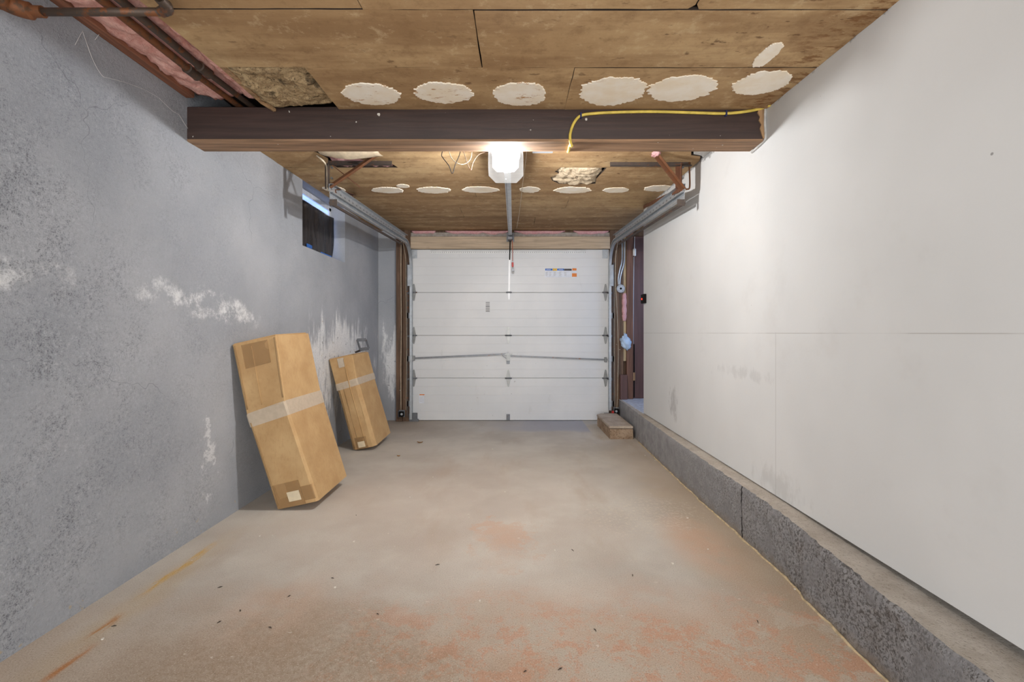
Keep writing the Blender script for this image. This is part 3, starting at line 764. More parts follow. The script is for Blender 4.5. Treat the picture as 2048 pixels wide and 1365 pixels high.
part(bb, 'caulk_bead', MT['caulk'], BEAM, True, 'smeared white caulk')

# trim / posts / header at the front wall
struct(B().box(-1.458, -1.385, 5.575, YF, 0, 2.355, .003).box(-1.383, -1.287, 5.60, YF, 0, 2.355, .003), 'trim_2', MT['post'], label='brown timber post left of the garage door')
struct(B().box(-1.287, 1.17, 5.60, YF, 2.125, 2.275, .003), 'trim_3', MT['header'], label='weathered timber header board above the garage door')
struct(B().box(-1.287, 1.17, 5.62, YF, 2.277, 2.33, .003), 'trim_4', MT['header_grey'], label='grey strip between header board and pink insulation')
struct(B().box(1.17, 1.335, 5.60, YF, 0, 2.355, .003), 'trim_5', MT['post'], label='brown timber post right of the garage door')
struct(B().box(1.333, 1.37, 5.615, YF, .74, 2.30, .002), 'trim_6', MT['pale'], label='narrow pale stud between two brown boards')
struct(B().box(1.372, 1.452, 5.59, YF, .2745, 2.355, .003), 'trim_7', MT['post_red'], label='reddish brown door casing board')
struct(B().box(1.285, 1.372, 5.55, 5.61, .2745, .575, .003), 'trim_8', MT['door_brown'], label='short brown block standing on the landing corner')
def tufts(label, x0, x1, seed):
    bb = B(); n = max(6, int((x1 - x0) / .03)); rings = []
    for i in range(n + 1):
        x = x0 + (x1 - x0) * i / n
        e = min(1, 6 * min(i, n - i) / n + .25)
        h = (.020 + .010 * fbm(x, seed, 0, 9)) * e; d = .03 + .008 * fbm(x, seed + 2, 0, 12)
        zt = 2.352
        rings.append([(x, 5.625 - d * math.sin(t) * e, zt - h * (1 - math.cos(t))) for t in [math.pi * k / 8 for k in range(9)]] + [(x, 5.655, zt - h * 2), (x, 5.655, zt)])
    bb.loft(rings)
    return tag(bb.obj('insulation_strip', MT['pink_pale'], None, True, ((x0 + x1) / 2, 5.63, 2.33)), label, 'insulation')
tufts('pink insulation strip above the header, at its window end', -1.28, -.98, 1)
tufts('pink insulation strip above the header, just beside the opener rail, window side', -.86, -.06, 2)
tufts('pink insulation strip above the header, just beside the opener rail, brown door side', -.01, .62, 3)
tufts('thick pink insulation tuft above the header, at its brown door end', .72, 1.16, 4)

# ------------------------------------------------------------------ brown side door
DO = B().box(1.462, 2.29, 5.64, 5.68, .2760, 2.285, .003).obj('door_1', MT['door_brown'], None, False)
DO['kind'] = 'structure'; DO['label'] = 'dark reddish brown side door beyond the white wall'
ORG[DO] = Vector((0, 0, 0))
hg = part(B().box(1.448, 1.484, 5.578, 5.590, 2.035, 2.12, .002).cyl((1.466, 5.575, 2.03), (1.466, 5.575, 2.125), .007), 'hinge', MT['white_plastic'], DO, False, 'white painted butt hinge')
part(B().tube([(1.463, 5.63, .95), (1.464, 5.632, 1.5), (1.466, 5.63, 1.75), (1.470, 5.63, 2.03)], .0055, 8).tube([(1.476, 5.63, 2.12), (1.480, 5.63, 2.28)], .0055, 8), 'weatherstrip', MT['white_plastic'], DO, True, 'white weatherstrip')
part(B().box(1.470, 1.482, 5.632, 5.645, .29, .95), 'edge_gasket', MT['black'], DO, False, 'black gasket')
part(B().box(1.450, 1.482, 5.60, 5.64, .50, .60, .003), 'strike_block', MT['torn_wood'], DO, False, 'bare wood block')

# ------------------------------------------------------------------ garage door
GX0, GX1, GY = -1.284, 1.161, 5.632
GD = thing('garage_door', 'white sectional garage door closed at the end of the garage', 'garage door', (-.06, GY, 0))
seams = [0.004, .528, 1.057, 1.589, 2.122]
for i in range(4):
    z0, z1 = seams[i] + .0011, seams[i + 1] - .0011
    prof = [(0.006, z0), (0.0, z0 + .006)]
    ng = 5
    for k in range(1, ng):
        zz = z0 + (z1 - z0) * k / ng
        prof += [(0, zz - .0045), (.0022, zz - .0028), (.0022, zz + .0028), (0, zz + .0045)]
    prof += [(0.0, z1 - .006), (.006, z1), (.042, z1), (.042, z0)]
    bb = B().loft([[(x, GY + d, z) for d, z in prof] for x in (GX0, GX1)])
    part(bb, 'door_section', MT['door'], GD)
def hinge(x, z, side=0):
    bb = B()
    y = GY - .0005
    for sgn in (1, -1):
        h1 = .105
        out = [(-.026, .010), (.026, .010), (.012, h1 - .02), (.006, h1), (-.006, h1), (-.012, h1 - .02)]
        bb.prism([(x + u, y, z + sgn * v) for u, v in out], (0, -.0035, 0))
        # raised rims
        bb.bar((x - .023, y - .005, z + sgn * .012), (x - .008, y - .005, z + sgn * (h1 - .01)), .005, .006, (0, 1, 0))
        bb.bar((x + .023, y - .005, z + sgn * .012), (x + .008, y - .005, z + sgn * (h1 - .01)), .005, .006, (0, 1, 0))
    h = part(bb, 'hinge', MT['hinge'], GD)
    bb = B().cyl((x - .032, y - .010, z), (x + .032, y - .010, z), .0085, 12)
    for q in (-.034, .034): bb.sphere((x + q, y - .010, z), .010, (1, 1, 1), 8, 6)
    part(bb, 'hinge_barrel', MT['galv_dark'], h, True)
    if side:
        bb = B().cyl((x + side * .02, y - .022, z - .010), (x + side * .062, y - .040, z - .010), .006, 10)
        bb.cyl((x + side * .050, y - .040, z - .010), (x + side * .070, y - .040, z - .010), .020, 16)
        part(bb, 'roller', MT['galv_dark'], h, True)
for z in (.528, 1.057, 1.589):
    hinge(-1.252, z, -1); hinge(1.120, z, 1)
    if z < 1.5: hinge(-.082, z)
for x in (-1.245, 1.115):        # corner plates at the top
    bb = B().box(x - .035, x + .035, GY - .004, GY, 2.01, 2.115, .001).box(x - .035, x + .035, GY - .02, GY, 2.112, 2.117)
    for dz in (2.03, 2.06, 2.09): bb.cyl((x + .01, GY - .010, dz), (x + .01, GY, dz), .007, 8)
    part(bb, 'corner_bracket', MT['galv'], GD)
for x, s_ in ((-1.255, -1), (1.128, 1)):        # bottom brackets with rollers
    bb = B().box(x - .05, x + .05, GY - .045, GY, .012, .10, .003).box(x - .04, x + .07 * (s_ < 0), GY - .05, GY - .03, .0, .03) if s_ < 0 else B().box(x - .03, x + .03, GY - .03, GY, .012, .10, .003)
    for q in (-.025, .0, .025): bb.cyl((x + q, GY - .052, .03), (x + q, GY - .04, .03), .008, 8)
    part(bb, 'bottom_bracket', MT['galv_dark'], GD)
# perforated reinforcing angle along the top edge
bb = B().box(-1.045, .875, GY - .030, GY, 2.098, 2.102).box(-1.045, .875, GY - .004, GY, 2.072, 2.102)
bb.mark()
for k in range(74): bb.cyl((-1.03 + k * .026, GY - .0055, 2.086), (-1.03 + k * .026, GY - .003, 2.086), .0055, 8)
bb.obj('top_angle', MT['white_plastic'], GD, False, None, MT['mid_print'])['label'] = 'white perforated reinforcing angle'
# lock and its rods
LX, LZ = -.085, .80
bb = B().box(LX - .022, LX + .022, GY - .006, GY, LZ - .07, LZ + .03, .001).cyl((LX, GY - .03, LZ + .02), (LX, GY, LZ + .02), .016, 16).box(LX - .045, LX + .05, GY - .026, GY - .020, LZ + .015, LZ + .028).box(LX - .006, LX + .006, GY - .032, GY - .02, LZ - .03, LZ + .055)
lk = part(bb, 'lock', MT['hinge'], GD, False, 'steel centre lock')
part(B().bar((LX - .075, GY - .02, LZ + .012), (LX - .022, GY - .02, LZ - .028), .008, .010, (0, 1, 0)), 'lock_arm', MT['galv_dark'], lk)
part(B().box(LX - .020, LX + .020, GY - .014, GY - .006, LZ - .095, LZ - .055, .002), 'lock_handle', MT['galv_dark'], lk)
part(B().bar((LX - .03, GY - .022, LZ + .027), (-1.268, GY - .022, .775), .020, .006, (0, -1, 0)), 'lock_rod', MT['galv_dark'], GD, False, 'flat steel lock rod, sloping')
part(B().bar((LX + .03, GY - .022, LZ + .005), (1.14, GY - .022, .757), .016, .006, (0, -1, 0)), 'lock_rod', MT['galv_dark'], GD, False, 'flat steel lock rod')
for x, z in ((-1.250, .778), (1.118, .757)):
    part(B().box(x - .014, x + .014, GY - .03, GY, z - .03, z + .03, .002), 'rod_guide', MT['hinge'], GD)
part(B().box(LX - .022, LX + .022, GY - .012, GY, .012, .08, .002).box(LX - .022, LX + .022, GY - .02, GY, .075, .082).cyl((LX, GY - .016, .03), (LX, GY - .01, .03), .008, 8), 'lift_handle', MT['galv_dark'], GD, False, 'small grey steel foot plate')
# printed labels on the door
def dl(x0, x1, y0, y1, mat, parent, name, d=.0008, label=None):
    a = PY(x0, y1, GY); c = PY(x1, y0, GY)
    return part(B().box(a.x, c.x, GY - d, GY + .0005, a.z, c.z), name, mat, parent, False, label)
lb = dl(1090, 1154, 537.5, 555, MT['white'], GD, 'product_label', .0004, 'clear printed label with blue and orange bar')
for x0, x1, y0, y1, k in [(1090.5, 1105, 537.5, 541.5, 'blue'), (1105.4, 1114, 537.2, 542, 'amber'), (1114.4, 1128, 537.5, 541.5, 'blue'), (1128.2, 1143.5, 537.8, 541.8, 'charcoal'), (1144.5, 1153, 537, 541.5, 'orange'), (1144, 1153.5, 547, 554, 'orange')]:
    dl(x0, x1, y0, y1, MT[k], lb, 'printed_block', .0009)
for cx in (1091.5, 1098.5, 1107.5, 1118, 1128.5):
    for r in range(6): dl(cx, cx + 5.2 - (r % 3), 544 + r * 1.45, 544.6 + r * 1.45, MT['grey_print'], lb, 'printed_line', .0009)
for cx in (1092.5, 1117): dl(cx, cx + 9, 539.0, 540.0, MT['white'], lb, 'printed_line', .0012)
wl = dl(838, 848, 788.5, 807, MT['white'], GD, 'warning_label', .0004, 'small white sticker with an orange stripe')
dl(839, 849, 789, 791, MT['orange'], wl, 'printed_block', .0009)
for r in range(4): dl(840, 846 - r % 2, 794 + r * 3, 794.8 + r * 3, MT['grey_print'], wl, 'printed_line', .0009)
tp = dl(971.5, 979.5, 604.5, 624.5, MT['grey_print'], GD, 'tape_mark', .0004, 'patch of dark printed marks')
for y0, y1 in ((604.5, 605.6), (612.6, 614.2), (618, 618.8), (622.2, 623.6)): dl(971.5, 979.5, y0, y1, MT['mid_print'], tp, 'printed_line', .0009)

# ------------------------------------------------------------------ tracks
def track(sx, xv, label):
    """sx = -1 window side, +1 partition side; opening faces the door's middle"""
    T = thing('garage_door_track', label, 'door track', (xv, 5.585, 0), 'galvanised tracks of the garage door')
    yv = 5.585; R = .29; zc = 1.87
    path = [(yv, .03 if sx < 0 else .14), (yv, .6), (yv, 1.2), (yv, zc)]
    for k in range(1, 13):
        a = math.pi / 2 * k / 12
        path.append((yv - R + R * math.cos(a), zc + R * math.sin(a)))
    y1, z1 = 3.16, 2.045
    for k in range(1, 9):
        t = k / 8; path.append((yv - R + (y1 - yv + R) * t, zc + R + (z1 - zc - R) * t))
    w, d, th = .052, .028, .0028
    prof = [(0, -w / 2), (-sx * d, -w / 2), (-sx * d, -w / 2 + .010), (-sx * (d - th), -w / 2 + .010), (-sx * (d - th), -w / 2 + th), (-sx * th, -w / 2 + th),
            (-sx * th, -.006), (-sx * (th + .003), 0), (-sx * th, .006),
            (-sx * th, w / 2 - th), (-sx * (d - th), w / 2 - th), (-sx * (d - th), w / 2 - .010), (-sx * d, w / 2 - .010), (-sx * d, w / 2), (0, w / 2)]
    def rings(pts):
        out = []
        for i, (y, z) in enumerate(pts):
            a = pts[max(0, i - 1)]; c = pts[min(len(pts) - 1, i + 1)]
            ty, tz = c[0] - a[0], c[1] - a[1]; L = math.hypot(ty, tz); ny, nz_ = tz / L, -ty / L
            out.append([(xv + u, y - ny * v, z - nz_ * v) for u, v in prof])
        return out
    part(B().loft(rings(path[:4])), 'vertical_track', MT['galv'], T, 30)
    part(B().loft(rings(path[3:])), 'curved_track', MT['galv'], T, 30)
    # stiffening angle above the horizontal run
    A0 = Vector((xv + sx * .002, yv - R + .05, zc + R + .028)); A1 = Vector((xv + sx * .002, y1 - .01, z1 + .028))
    bb = B()
    rr = []
    for p in (A0, A1):
        rr.append([p + Vector(q) for q in ((0, 0, 0), (0, 0, .050), (-sx * .034, 0, .050), (-sx * .034, 0, .047), (-sx * .003, 0, .047), (-sx * .003, 0, 0))])
    bb.loft(rr)
    bb.mark()
    for k in range(26):
        p = A0.lerp(A1, (k + .5) / 26) + Vector((-sx * .0035, 0, .022))
        bb.bar(p - Vector((0, .012, 0)), p + Vector((0, .012, 0)), .0012, .007)
    bb.obj('stiffening_angle', MT['galv'], T, False, None, MT['galv_dark'])
    # invented dark strip added below the horizontal run
    part(B().bar((xv + sx * .022, 5.25, 2.115), (xv + sx * .022, y1 + .06, z1 - .036), .014, .018), 'under_track_strip', MT['dark_steel'], T, False, 'dark strip below the track')
    # wall angle, lift cable, flag bracket
    bb = B().box(xv + sx * .030 - .012, xv + sx * .030 + .012, 5.575, 5.60, .05, 1.95)
    part(bb, 'wall_angle', MT['dark_steel'], T)
    for z in (.22, .77, 1.30): part(B().box(xv + sx * .005 - .03, xv + sx * .005 + .03, 5.575, 5.603, z - .035, z + .035, .002), 'jamb_bracket', MT['galv_dark'], T)
    part(B().tube(smoothpath([(xv + sx * .046, 5.57, .14), (xv + sx * .040, 5.57, .9), (xv + sx * .046, 5.57, 1.6), (xv + sx * .05, 5.56, 2.0), (xv + sx * .03, 5.3, 2.2)], 6), .0022, 6), 'lift_cable', MT['cream'], T, True)
    part(B().box(xv - .022, xv + .022, 5.545, 5.552, 1.66, 1.92, .002).box(xv + sx * .022 - .003, xv + sx * .022 + .003, 5.55, 5.60, 1.66, 1.92), 'flag_bracket', MT['galv'], T, False, 'bluish steel bracket')
    return T
track(-1, -1.288, 'galvanised door track under the ceiling beside the small window')
track(1, 1.178, 'galvanised door track under the ceiling along the white drywall')

# ------------------------------------------------------------------ hangers for the tracks
def hanger(sx, label):
    x = 1.205 if sx > 0 else -1.315
    zc = 2.298
    H = thing('track_hanger', label, 'hanger', (x, 3.2, 2.2), 'angle steel hangers of the door tracks')
    if sx > 0:
        part(B().angle((.668, 3.20, zc - .040), (1.235, 3.20, zc - .040), .032, .003, (0, 0, 1)), 'cross_angle', MT['dark_steel'], H, False, 'dark horizontal angle')
        part(B().angle((1.160, 3.195, 2.275), (1.160, 3.195, 2.10), .034, .003, (0, -1, 0)), 'perforated_angle', MT['brown_steel'], H)
        for z in (2.25, 2.175): part(B().cyl((1.176, 3.185, z), (1.176, 3.20, z), .008, 10), 'bolt', MT['hinge'], H)
        part(B().tube(smoothpath([(1.224, 3.20, 2.29), (1.228, 3.20, 2.20), (1.228, 3.20, 2.115), (1.21, 3.20, 2.10), (1.17, 3.19, 2.10)], 6), .006, 8), 'strap', MT['rust_steel'], H, True, 'rusty bent strap')
        part(B().angle((.958, 3.06, 2.288), (1.175, 3.17, 2.095), .030, .003, (0, -1, 0)), 'diagonal_brace', MT['rust_steel'], H, False, 'rusty diagonal brace')
        part(B().angle((1.165, 3.22, 2.12), (1.24, 4.40, 2.322), .032, .003, (1, 0, 0)), 'long_brace', MT['brown_steel'], H, False, 'brown brace running back to the ceiling')
        part(B().box(1.13, 1.180, 3.165, 3.172, 1.975, 2.02), 'end_plate', MT['dark_steel'], H)
    else:
        part(B().angle((-1.315, 3.20, zc - .032), (-.865, 3.20, zc - .034), .034, .003, (0, 0, 1)), 'cross_angle', MT['dark_steel'], H, False, 'dark horizontal angle')
        part(B().angle((-1.300, 3.195, 2.275), (-1.300, 3.195, 2.10), .034, .003, (0, -1, 0)), 'perforated_angle', MT['dark_steel'], H)
        for z in (2.25, 2.175): part(B().cyl((-1.285, 3.185, z), (-1.285, 3.20, z), .008, 10), 'bolt', MT['hinge'], H)
        part(B().tube(smoothpath([(-1.350, 3.10, 2.30), (-1.318, 3.17, 2.265), (-1.316, 3.19, 2.20), (-1.314, 3.19, 2.09)], 6), .006, 8), 'strap', MT['cream'], H, True, 'pale bent strap')
        part(B().angle((-.955, 3.14, 2.300), (-1.285, 3.185, 2.10), .030, .003, (0, -1, 0)), 'diagonal_brace', MT['rust_steel'], H, False, 'rusty diagonal brace')
        part(B().bar((-1.28, 3.19, 2.265), (-1.09, 3.20, 2.115), .006, .012, (0, 1, 0)), 'thin_brace', MT['brown_steel'], H)
        part(B().angle((-1.285, 3.25, 2.115), (-1.445, 4.05, 2.318), .032, .003, (1, 0, 0)), 'long_brace', MT['brown_steel'], H, False, 'brown brace running back to the ceiling')
        part(B().box(-1.29, -1.24, 3.165, 3.172, 1.975, 2.02), 'end_plate', MT['dark_steel'], H)
hanger(-1, 'rusty angle steel track hanger under the torn ceiling near the window')
hanger(1, 'rusty angle steel track hanger with long dark bar beside the white wall')

# ------------------------------------------------------------------ garage door opener
OX = -.053
OP = thing('garage_door_opener', 'ceiling garage door opener with glowing lamp hung behind the beam', 'garage door opener', (OX, 2.75, 2.0))
def oct_ring(y, hw, z0, z1, c): return [(OX - hw + c, y, z0), (OX + hw - c, y, z0), (OX + hw, y, z0 + c), (OX + hw, y, z1 - c), (OX + hw - c, y, z1), (OX - hw + c, y, z1), (OX - hw, y, z1 - c), (OX - hw, y, z0 + c)]
bb = B().loft([oct_ring(2.62, .075, 2.125, 2.225, .02), oct_ring(2.64, .085, 2.12, 2.23, .02), oct_ring(2.90, .082, 2.12, 2.23, .03), oct_ring(2.95, .05, 2.13, 2.20, .03)])
part(bb, 'motor_housing', MT['grey_plastic'], OP, 30)
bb = B().loft([oct_ring(2.56, .078, 2.005, 2.13, .035), oct_ring(2.575, .098, 1.985, 2.15, .035), oct_ring(2.68, .102, 1.985, 2.16, .03), oct_ring(2.74, .092, 1.992, 2.16, .03), oct_ring(2.80, .045, 2.02, 2.14, .02)])
ln = part(bb, 'lamp_cup', MT['lens'], OP, 30, 'grey translucent lamp cup')
bb = B().loft([oct_ring(2.546, .062, 2.008, 2.12, .020), oct_ring(2.556, .074, 1.998, 2.132, .026), oct_ring(2.572, .074, 1.998, 2.132, .026)])
part(bb, 'lamp_lens', MT['diffuser'], OP, 30, 'glowing white lamp lens')
part(B().sphere((OX, 2.600, 2.060), .030, (1.1, .9, 1.0), 20, 12), 'bulb', MT['bulb'], OP, True, 'glowing lamp')
for x in (-.06, .06):
    part(B().bar((OX + x, 2.76, 2.19), (OX + x * 1.6, 2.74, 2.292), .022, .003, (0, 1, 0)), 'hanging_strap', MT['galv_dark'], OP)
part(B().box(OX - .12, OX + .12, 2.72, 2.76, 2.284, 2.291), 'ceiling_strap', MT['galv_dark'], OP)
r0, r1 = Vector((-.046, 2.80, 2.075)), Vector((-.058, 5.56, 2.262))
bb = B()
pr = [(-.021, 0), (.021, 0), (.021, .004), (.004, .006), (.004, .030), (-.004, .030), (-.004, .006), (-.021, .004)]
bb.loft([[p + Vector((u, 0, v)) for u, v in pr] for p in (r0, r1)])
rl = part(bb, 'rail', MT['galv'], OP)
part(B().bar(r0 + Vector((-.012, .1, -.004)), r1 + Vector((-.012, -.1, -.004)), .004, .004), 'drive_chain', MT['galv_dark'], rl)
part(B().box(-.09, -.025, 5.54, 5.60, 2.23, 2.29, .003).box(-.105, -.010, 5.592, 5.60, 2.21, 2.32, .002), 'header_bracket', MT['galv_dark'], OP)
part(B().box(-.088, -.03, 5.44, 5.53, 2.205, 2.245, .004), 'trolley', MT['galv_dark'], OP, False, 'dark steel trolley')
part(B().bar((-.058, 5.50, 2.235), (-.066, 5.585, 1.985), .014, .006, (0, -1, 0)), 'curved_arm', MT['black'], OP, False, 'black upper arm')
bb = B().bar((-.066, 5.592, 2.005), (-.074, 5.606, 1.575), .022, .006, (0, -1, 0)).prism([(-.088, 5.61, 1.585), (-.060, 5.61, 1.585), (-.066, 5.61, 1.50), (-.082, 5.61, 1.50)], (0, -.006, 0))
part(bb, 'door_arm', MT['bright_white'], OP, False, 'white straight arm to the door')
part(B().cyl((-.11, 5.60, 1.588), (-.04, 5.60, 1.588), .007, 10).box(-.105, -.045, 5.602, 5.628, 1.578, 1.598), 'arm_pivot', MT['galv_dark'], OP)
rc = part(B().tube(smoothpath([(-.035, 5.49, 2.22), (-.030, 5.49, 2.1), (-.029, 5.49, 1.955)], 6), .004, 8), 'release_cord', MT['red_cord'], OP, True, 'orange release cord')
part(B().box(-.041, -.017, 5.478, 5.502, 1.885, 1.94, .005), 'release_handle', MT['red'], rc, False, 'red pull handle')
part(B().box(-.043, -.010, 5.484, 5.496, 1.830, 1.868, .002), 'cord_tag', MT['galv_dark'], rc, False, 'grey tag')

# wires by the opener
def wire(pts, r, name, lab, cat, mat, n=8, grp=None):
    p = smoothpath(pts, n)
    return tag(B().tube(p, r, 7).obj(name, mat, None, True, p[len(p) // 2]), lab, cat, grp)
def CE_(px, py, Y, d=.006): q = PY(px, py, Y); return q
wire([(-.40, 2.75, 2.292), PY(884, 306, 2.72), PY(886, 316, 2.72), PY(898, 332, 2.72), PY(904.5, 347, 2.72), PY(911, 328, 2.73), PY(920, 306, 2.75), (-.325, 2.78, 2.292)], .0025, 'loose_wire', 'thin black wire looped in a narrow V beside the opener', 'wire', MT['black'])
wire([(-.42, 2.80, 2.294), PY(901, 312, 2.8), PY(916, 327, 2.8), PY(932, 327, 2.8), PY(943, 312, 2.8), (-.268, 2.8, 2.294)], .0025, 'loose_wire', 'pale wire in a wide U behind the black loops', 'wire', MT['wire_grey'])
wire([(-.34, 2.75, 2.292), PY(930, 312, 2.73), PY(941, 340, 2.72), PY(946, 326, 2.72), PY(956, 311, 2.74), PY(968, 305.5, 2.78), PY(985, 304, 2.83)], .0025, 'loose_wire', 'dark wire dropping in a V then running up to the opener', 'wire', MT['dark_pipe'])
wire([(.058, 2.62, 2.20), (.075, 3.0, 2.27), (.062, 3.7, 2.30), (.045, 4.6, 2.315), (.02, 5.4, 2.33)], .0022, 'bell_wire', 'thin pale bell wire running along the ceiling beside the rail', 'wire', MT['cream'])

# ceiling box
CB = thing('junction_box', 'small grey steel junction box on the ceiling beside the opener', 'junction box', (.175, 2.92, 2.28))
part(B().box(.118, .238, 2.84, 2.95, 2.262, 2.292, .003), 'box_body', MT['galv_dark'], CB)
part(B().box(.112, .244, 2.835, 2.955, 2.256, 2.262, .002), 'cover_plate', MT['galv'], CB)
for x in (.13, .226): part(B().cyl((x, 2.895, 2.2525), (x, 2.895, 2.258), .004, 8), 'screw', MT['galv_dark'], CB)

# yellow cable stapled along the beam
YC = thing('electrical_cable', 'yellow sheathed electrical cable stapled along the dark beam', 'cable', (.8, BY0 - .008, 2.22))
def yb(px, py, d=.008): return PY(px, py, BY0 - d)
pts = [Vector((1.292, 2.31, 2.246)), yb(1532, 214, .012), yb(1500, 222), yb(1452, 227), yb(1400, 226), yb(1310, 223.5), yb(1240, 224.5), yb(1190, 227), yb(1162, 231.5), yb(1148, 246), yb(1140.5, 268, .009), yb(1141, 285, .010), yb(1143.5, 292, .008), Vector((.288, BY0 + .03, BZ0 - .009)), Vector((.29, BY0 + .10, BZ0 - .009)), Vector((.292, BY1 + .03, BZ0 + .02)), Vector((.292, BY1 + .06, 2.2))]
part(B().tube(smoothpath(pts, 7), .0072, 10), 'cable', MT['yellow'], YC, True)
for px, py in ((1161.5, 231.5), (1452, 227)):
    c = yb(px, py, .009)
    part(B().box(c.x - .0045, c.x + .0045, BY0 - .018, BY0 + .002, c.z - .014, c.z + .014, .002), 'cable_staple', MT['blue_dark'], YC, False, 'dark blue staple')

# ------------------------------------------------------------------ iron pipes
def pipe(label, x, z, y0, y1, r, mat, yc, fit):
    P = thing('iron_pipe', label, 'pipe', (x, yc, z))
    part(B().cyl((x, y0, z - .002), (x + .012, yc, z), r, 16).cyl((x + .012, yc, z), (x + .03, y1, z + .008), r * .85, 16), 'pipe_run', mat, P, 40)
    part(B().tube([(x + .011, yc - .035, z), (x + .011, yc - .032, z), (x + .011, yc - .025, z), (x + .013, yc + .025, z), (x + .013, yc + .032, z), (x + .013, yc + .036, z)], [r, r * 1.45, r * 1.35, r * 1.35, r * 1.45, r], 16), 'coupling', fit, P, 40)
    return P
pipe('rusty iron pipe nearest the grey wall under the pink insulation', -1.488, 2.283, .3, 2.44, .0165, MT['rust_pipe'], 2.08, MT['dark_pipe'])
pipe('dark iron pipe nearest the ceiling boards under the pink insulation', -1.425, 2.285, .3, 2.44, .0160, MT['dark_pipe'], 2.07, MT['dark_pipe'])
CP = thing('iron_pipe', 'short dark pipe crossing below the others with an elbow at each end', 'pipe', (-1.4, 1.50, 2.15))
part(B().cyl((-1.60, 1.50, 2.148), (-1.15, 1.50, 2.148), .0125, 16), 'pipe_run', MT['dark_pipe'], CP, True)
part(B().tube(smoothpath([(-1.165, 1.50, 2.148), (-1.14, 1.49, 2.149), (-1.128, 1.465, 2.15), (-1.126, 1.44, 2.15)], 6), [.0165] * 6 + [.019] * 6 + [.0165] * 7, 14), 'elbow', MT['dark_pipe'], CP, 40)
part(B().cyl((-1.126, 1.45, 2.15), (-1.126, .4, 2.155), .012, 14), 'branch_pipe', MT['dark_pipe'], CP, True)
part(B().tube(smoothpath([(-1.555, 1.50, 2.148), (-1.60, 1.495, 2.149), (-1.635, 1.47, 2.152), (-1.645, 1.42, 2.155)], 6), [.018] * 5 + [.026] * 9 + [.029] * 5, 16), 'elbow', MT['rust_pipe'], CP, 40, 'rusty end elbow')
part(B().cyl((-1.645, 1.44, 2.155), (-1.645, .4, 2.17), .028, 16), 'branch_pipe', MT['galv_dark'], CP, True, 'grey larger branch pipe')

# ------------------------------------------------------------------ small basement window with plastic cover
bb = B()
xw = -1.84
bb.box(xw - .03, xw, WY0, WY1, WZ0, WZ0 + .04).box(xw - .03, xw, WY0, WY1, 2.30, 2.345).box(xw - .03, xw, WY0, WY0 + .04, WZ0, 2.33).box(xw - .03, xw, WY1 - .04, WY1, WZ0, 2.33).box(xw - .02, xw + .006, WY0, WY1, 2.215, 2.245)
wn = struct(bb, 'window_1', MT['white'], label='small basement window mostly hidden by black plastic')
part(B().box(xw - .022, xw - .016, WY0, WY1, WZ0, 2.33), 'window_pane', MT['pane'], wn)
bb = B()
def shl(i, j, off):
    u = i / 24; v = j / 16
    y = WY0 + .02 + (.86 - .05 * (1 - v) ** 3) * u
    z = 1.835 + .395 * v - .02 * u * (1 - v)
    bul = .026 * math.sin(math.pi * min(1, u * 1.02)) * (1 - .4 * v) + .010 * nz(u * 7, v * 1.5, 3) + (.03 * max(0, u - .88) / .12)
    return (xw + .008 + bul + off, y, z)
V0 = [[bb.bm.verts.new(shl(i, j, 0)) for j in range(17)] for i in range(25)]; V1 = [[bb.bm.verts.new(shl(i, j, .003)) for j in range(17)] for i in range(25)]
for i in range(24):
    for j in range(16):
        bb.bm.faces.new((V0[i][j], V0[i][j + 1], V0[i + 1][j + 1], V0[i + 1][j])); bb.bm.faces.new((V1[i][j], V1[i + 1][j], V1[i + 1][j + 1], V1[i][j + 1]))
for i in range(24):
    for j, s_ in ((0, 1), (16, -1)): bb.bm.faces.new((V0[i][j], V0[i + 1][j], V1[i + 1][j], V1[i][j]))
for j in range(16):
    for i in (0, 24): bb.bm.faces.new((V0[i][j], V0[i][j + 1], V1[i][j + 1], V1[i][j]))
sh = tag(bb.obj('plastic_sheet', MT['sheet'], None, True, (xw + .02, 4.1, 2.0)), 'black plastic sheet taped over the small basement window', 'plastic sheet')
for y0, y1, z0, z1, dx in ((3.93, 4.03, 1.832, 1.862, .040), (4.20, 4.44, 1.815, 1.838, .046)):
    part(B().box(xw + dx, xw + dx + .004, y0, y1, z0, z1), 'tape_strip', MT['blue_tape'], sh, False, 'blue masking tape')
part(B().box(xw + .004, xw + .008, 3.86, 3.885, 2.235, 2.30), 'tape_strip', MT['blue_tape'], sh, False, 'blue masking tape')

# ------------------------------------------------------------------ cardboard boxes
def lerp_ring(a, c, t): return [Vector(p).lerp(Vector(q), t) for p, q in zip(a, c)]
def ringpts(FL, FR, BR, ch=.0):
    FL, FR, BR = Vector(FL), Vector(FR), Vector(BR); BL = FL + (BR - FR)
    return [FL, FR, BR, BL]
def inset(r, d):
    c = sum(r, Vector()) / 4
    return [p + (p - c).normalized() * d for p in r]
def rounded(r, cr, seed=0, wob=.004):
    """four corners -> ring with cut corners and slightly bowed sides"""
    out = []
    n = len(r)
    for i in range(n):
        p, a, c = r[i], r[i - 1], r[(i + 1) % n]
        out.append(p + (a - p).normalized() * cr); out.append(p + (c - p).normalized() * cr)
        for k in range(1, 6):
            t = k / 6; q = p.lerp(c, t); cen = sum(r, Vector()) / 4
            dirn = (q - cen).normalized()
            out.append(q + dirn * (wob * nz(t * 3 + i * 5, seed, p.z, 2.0)))
    return out
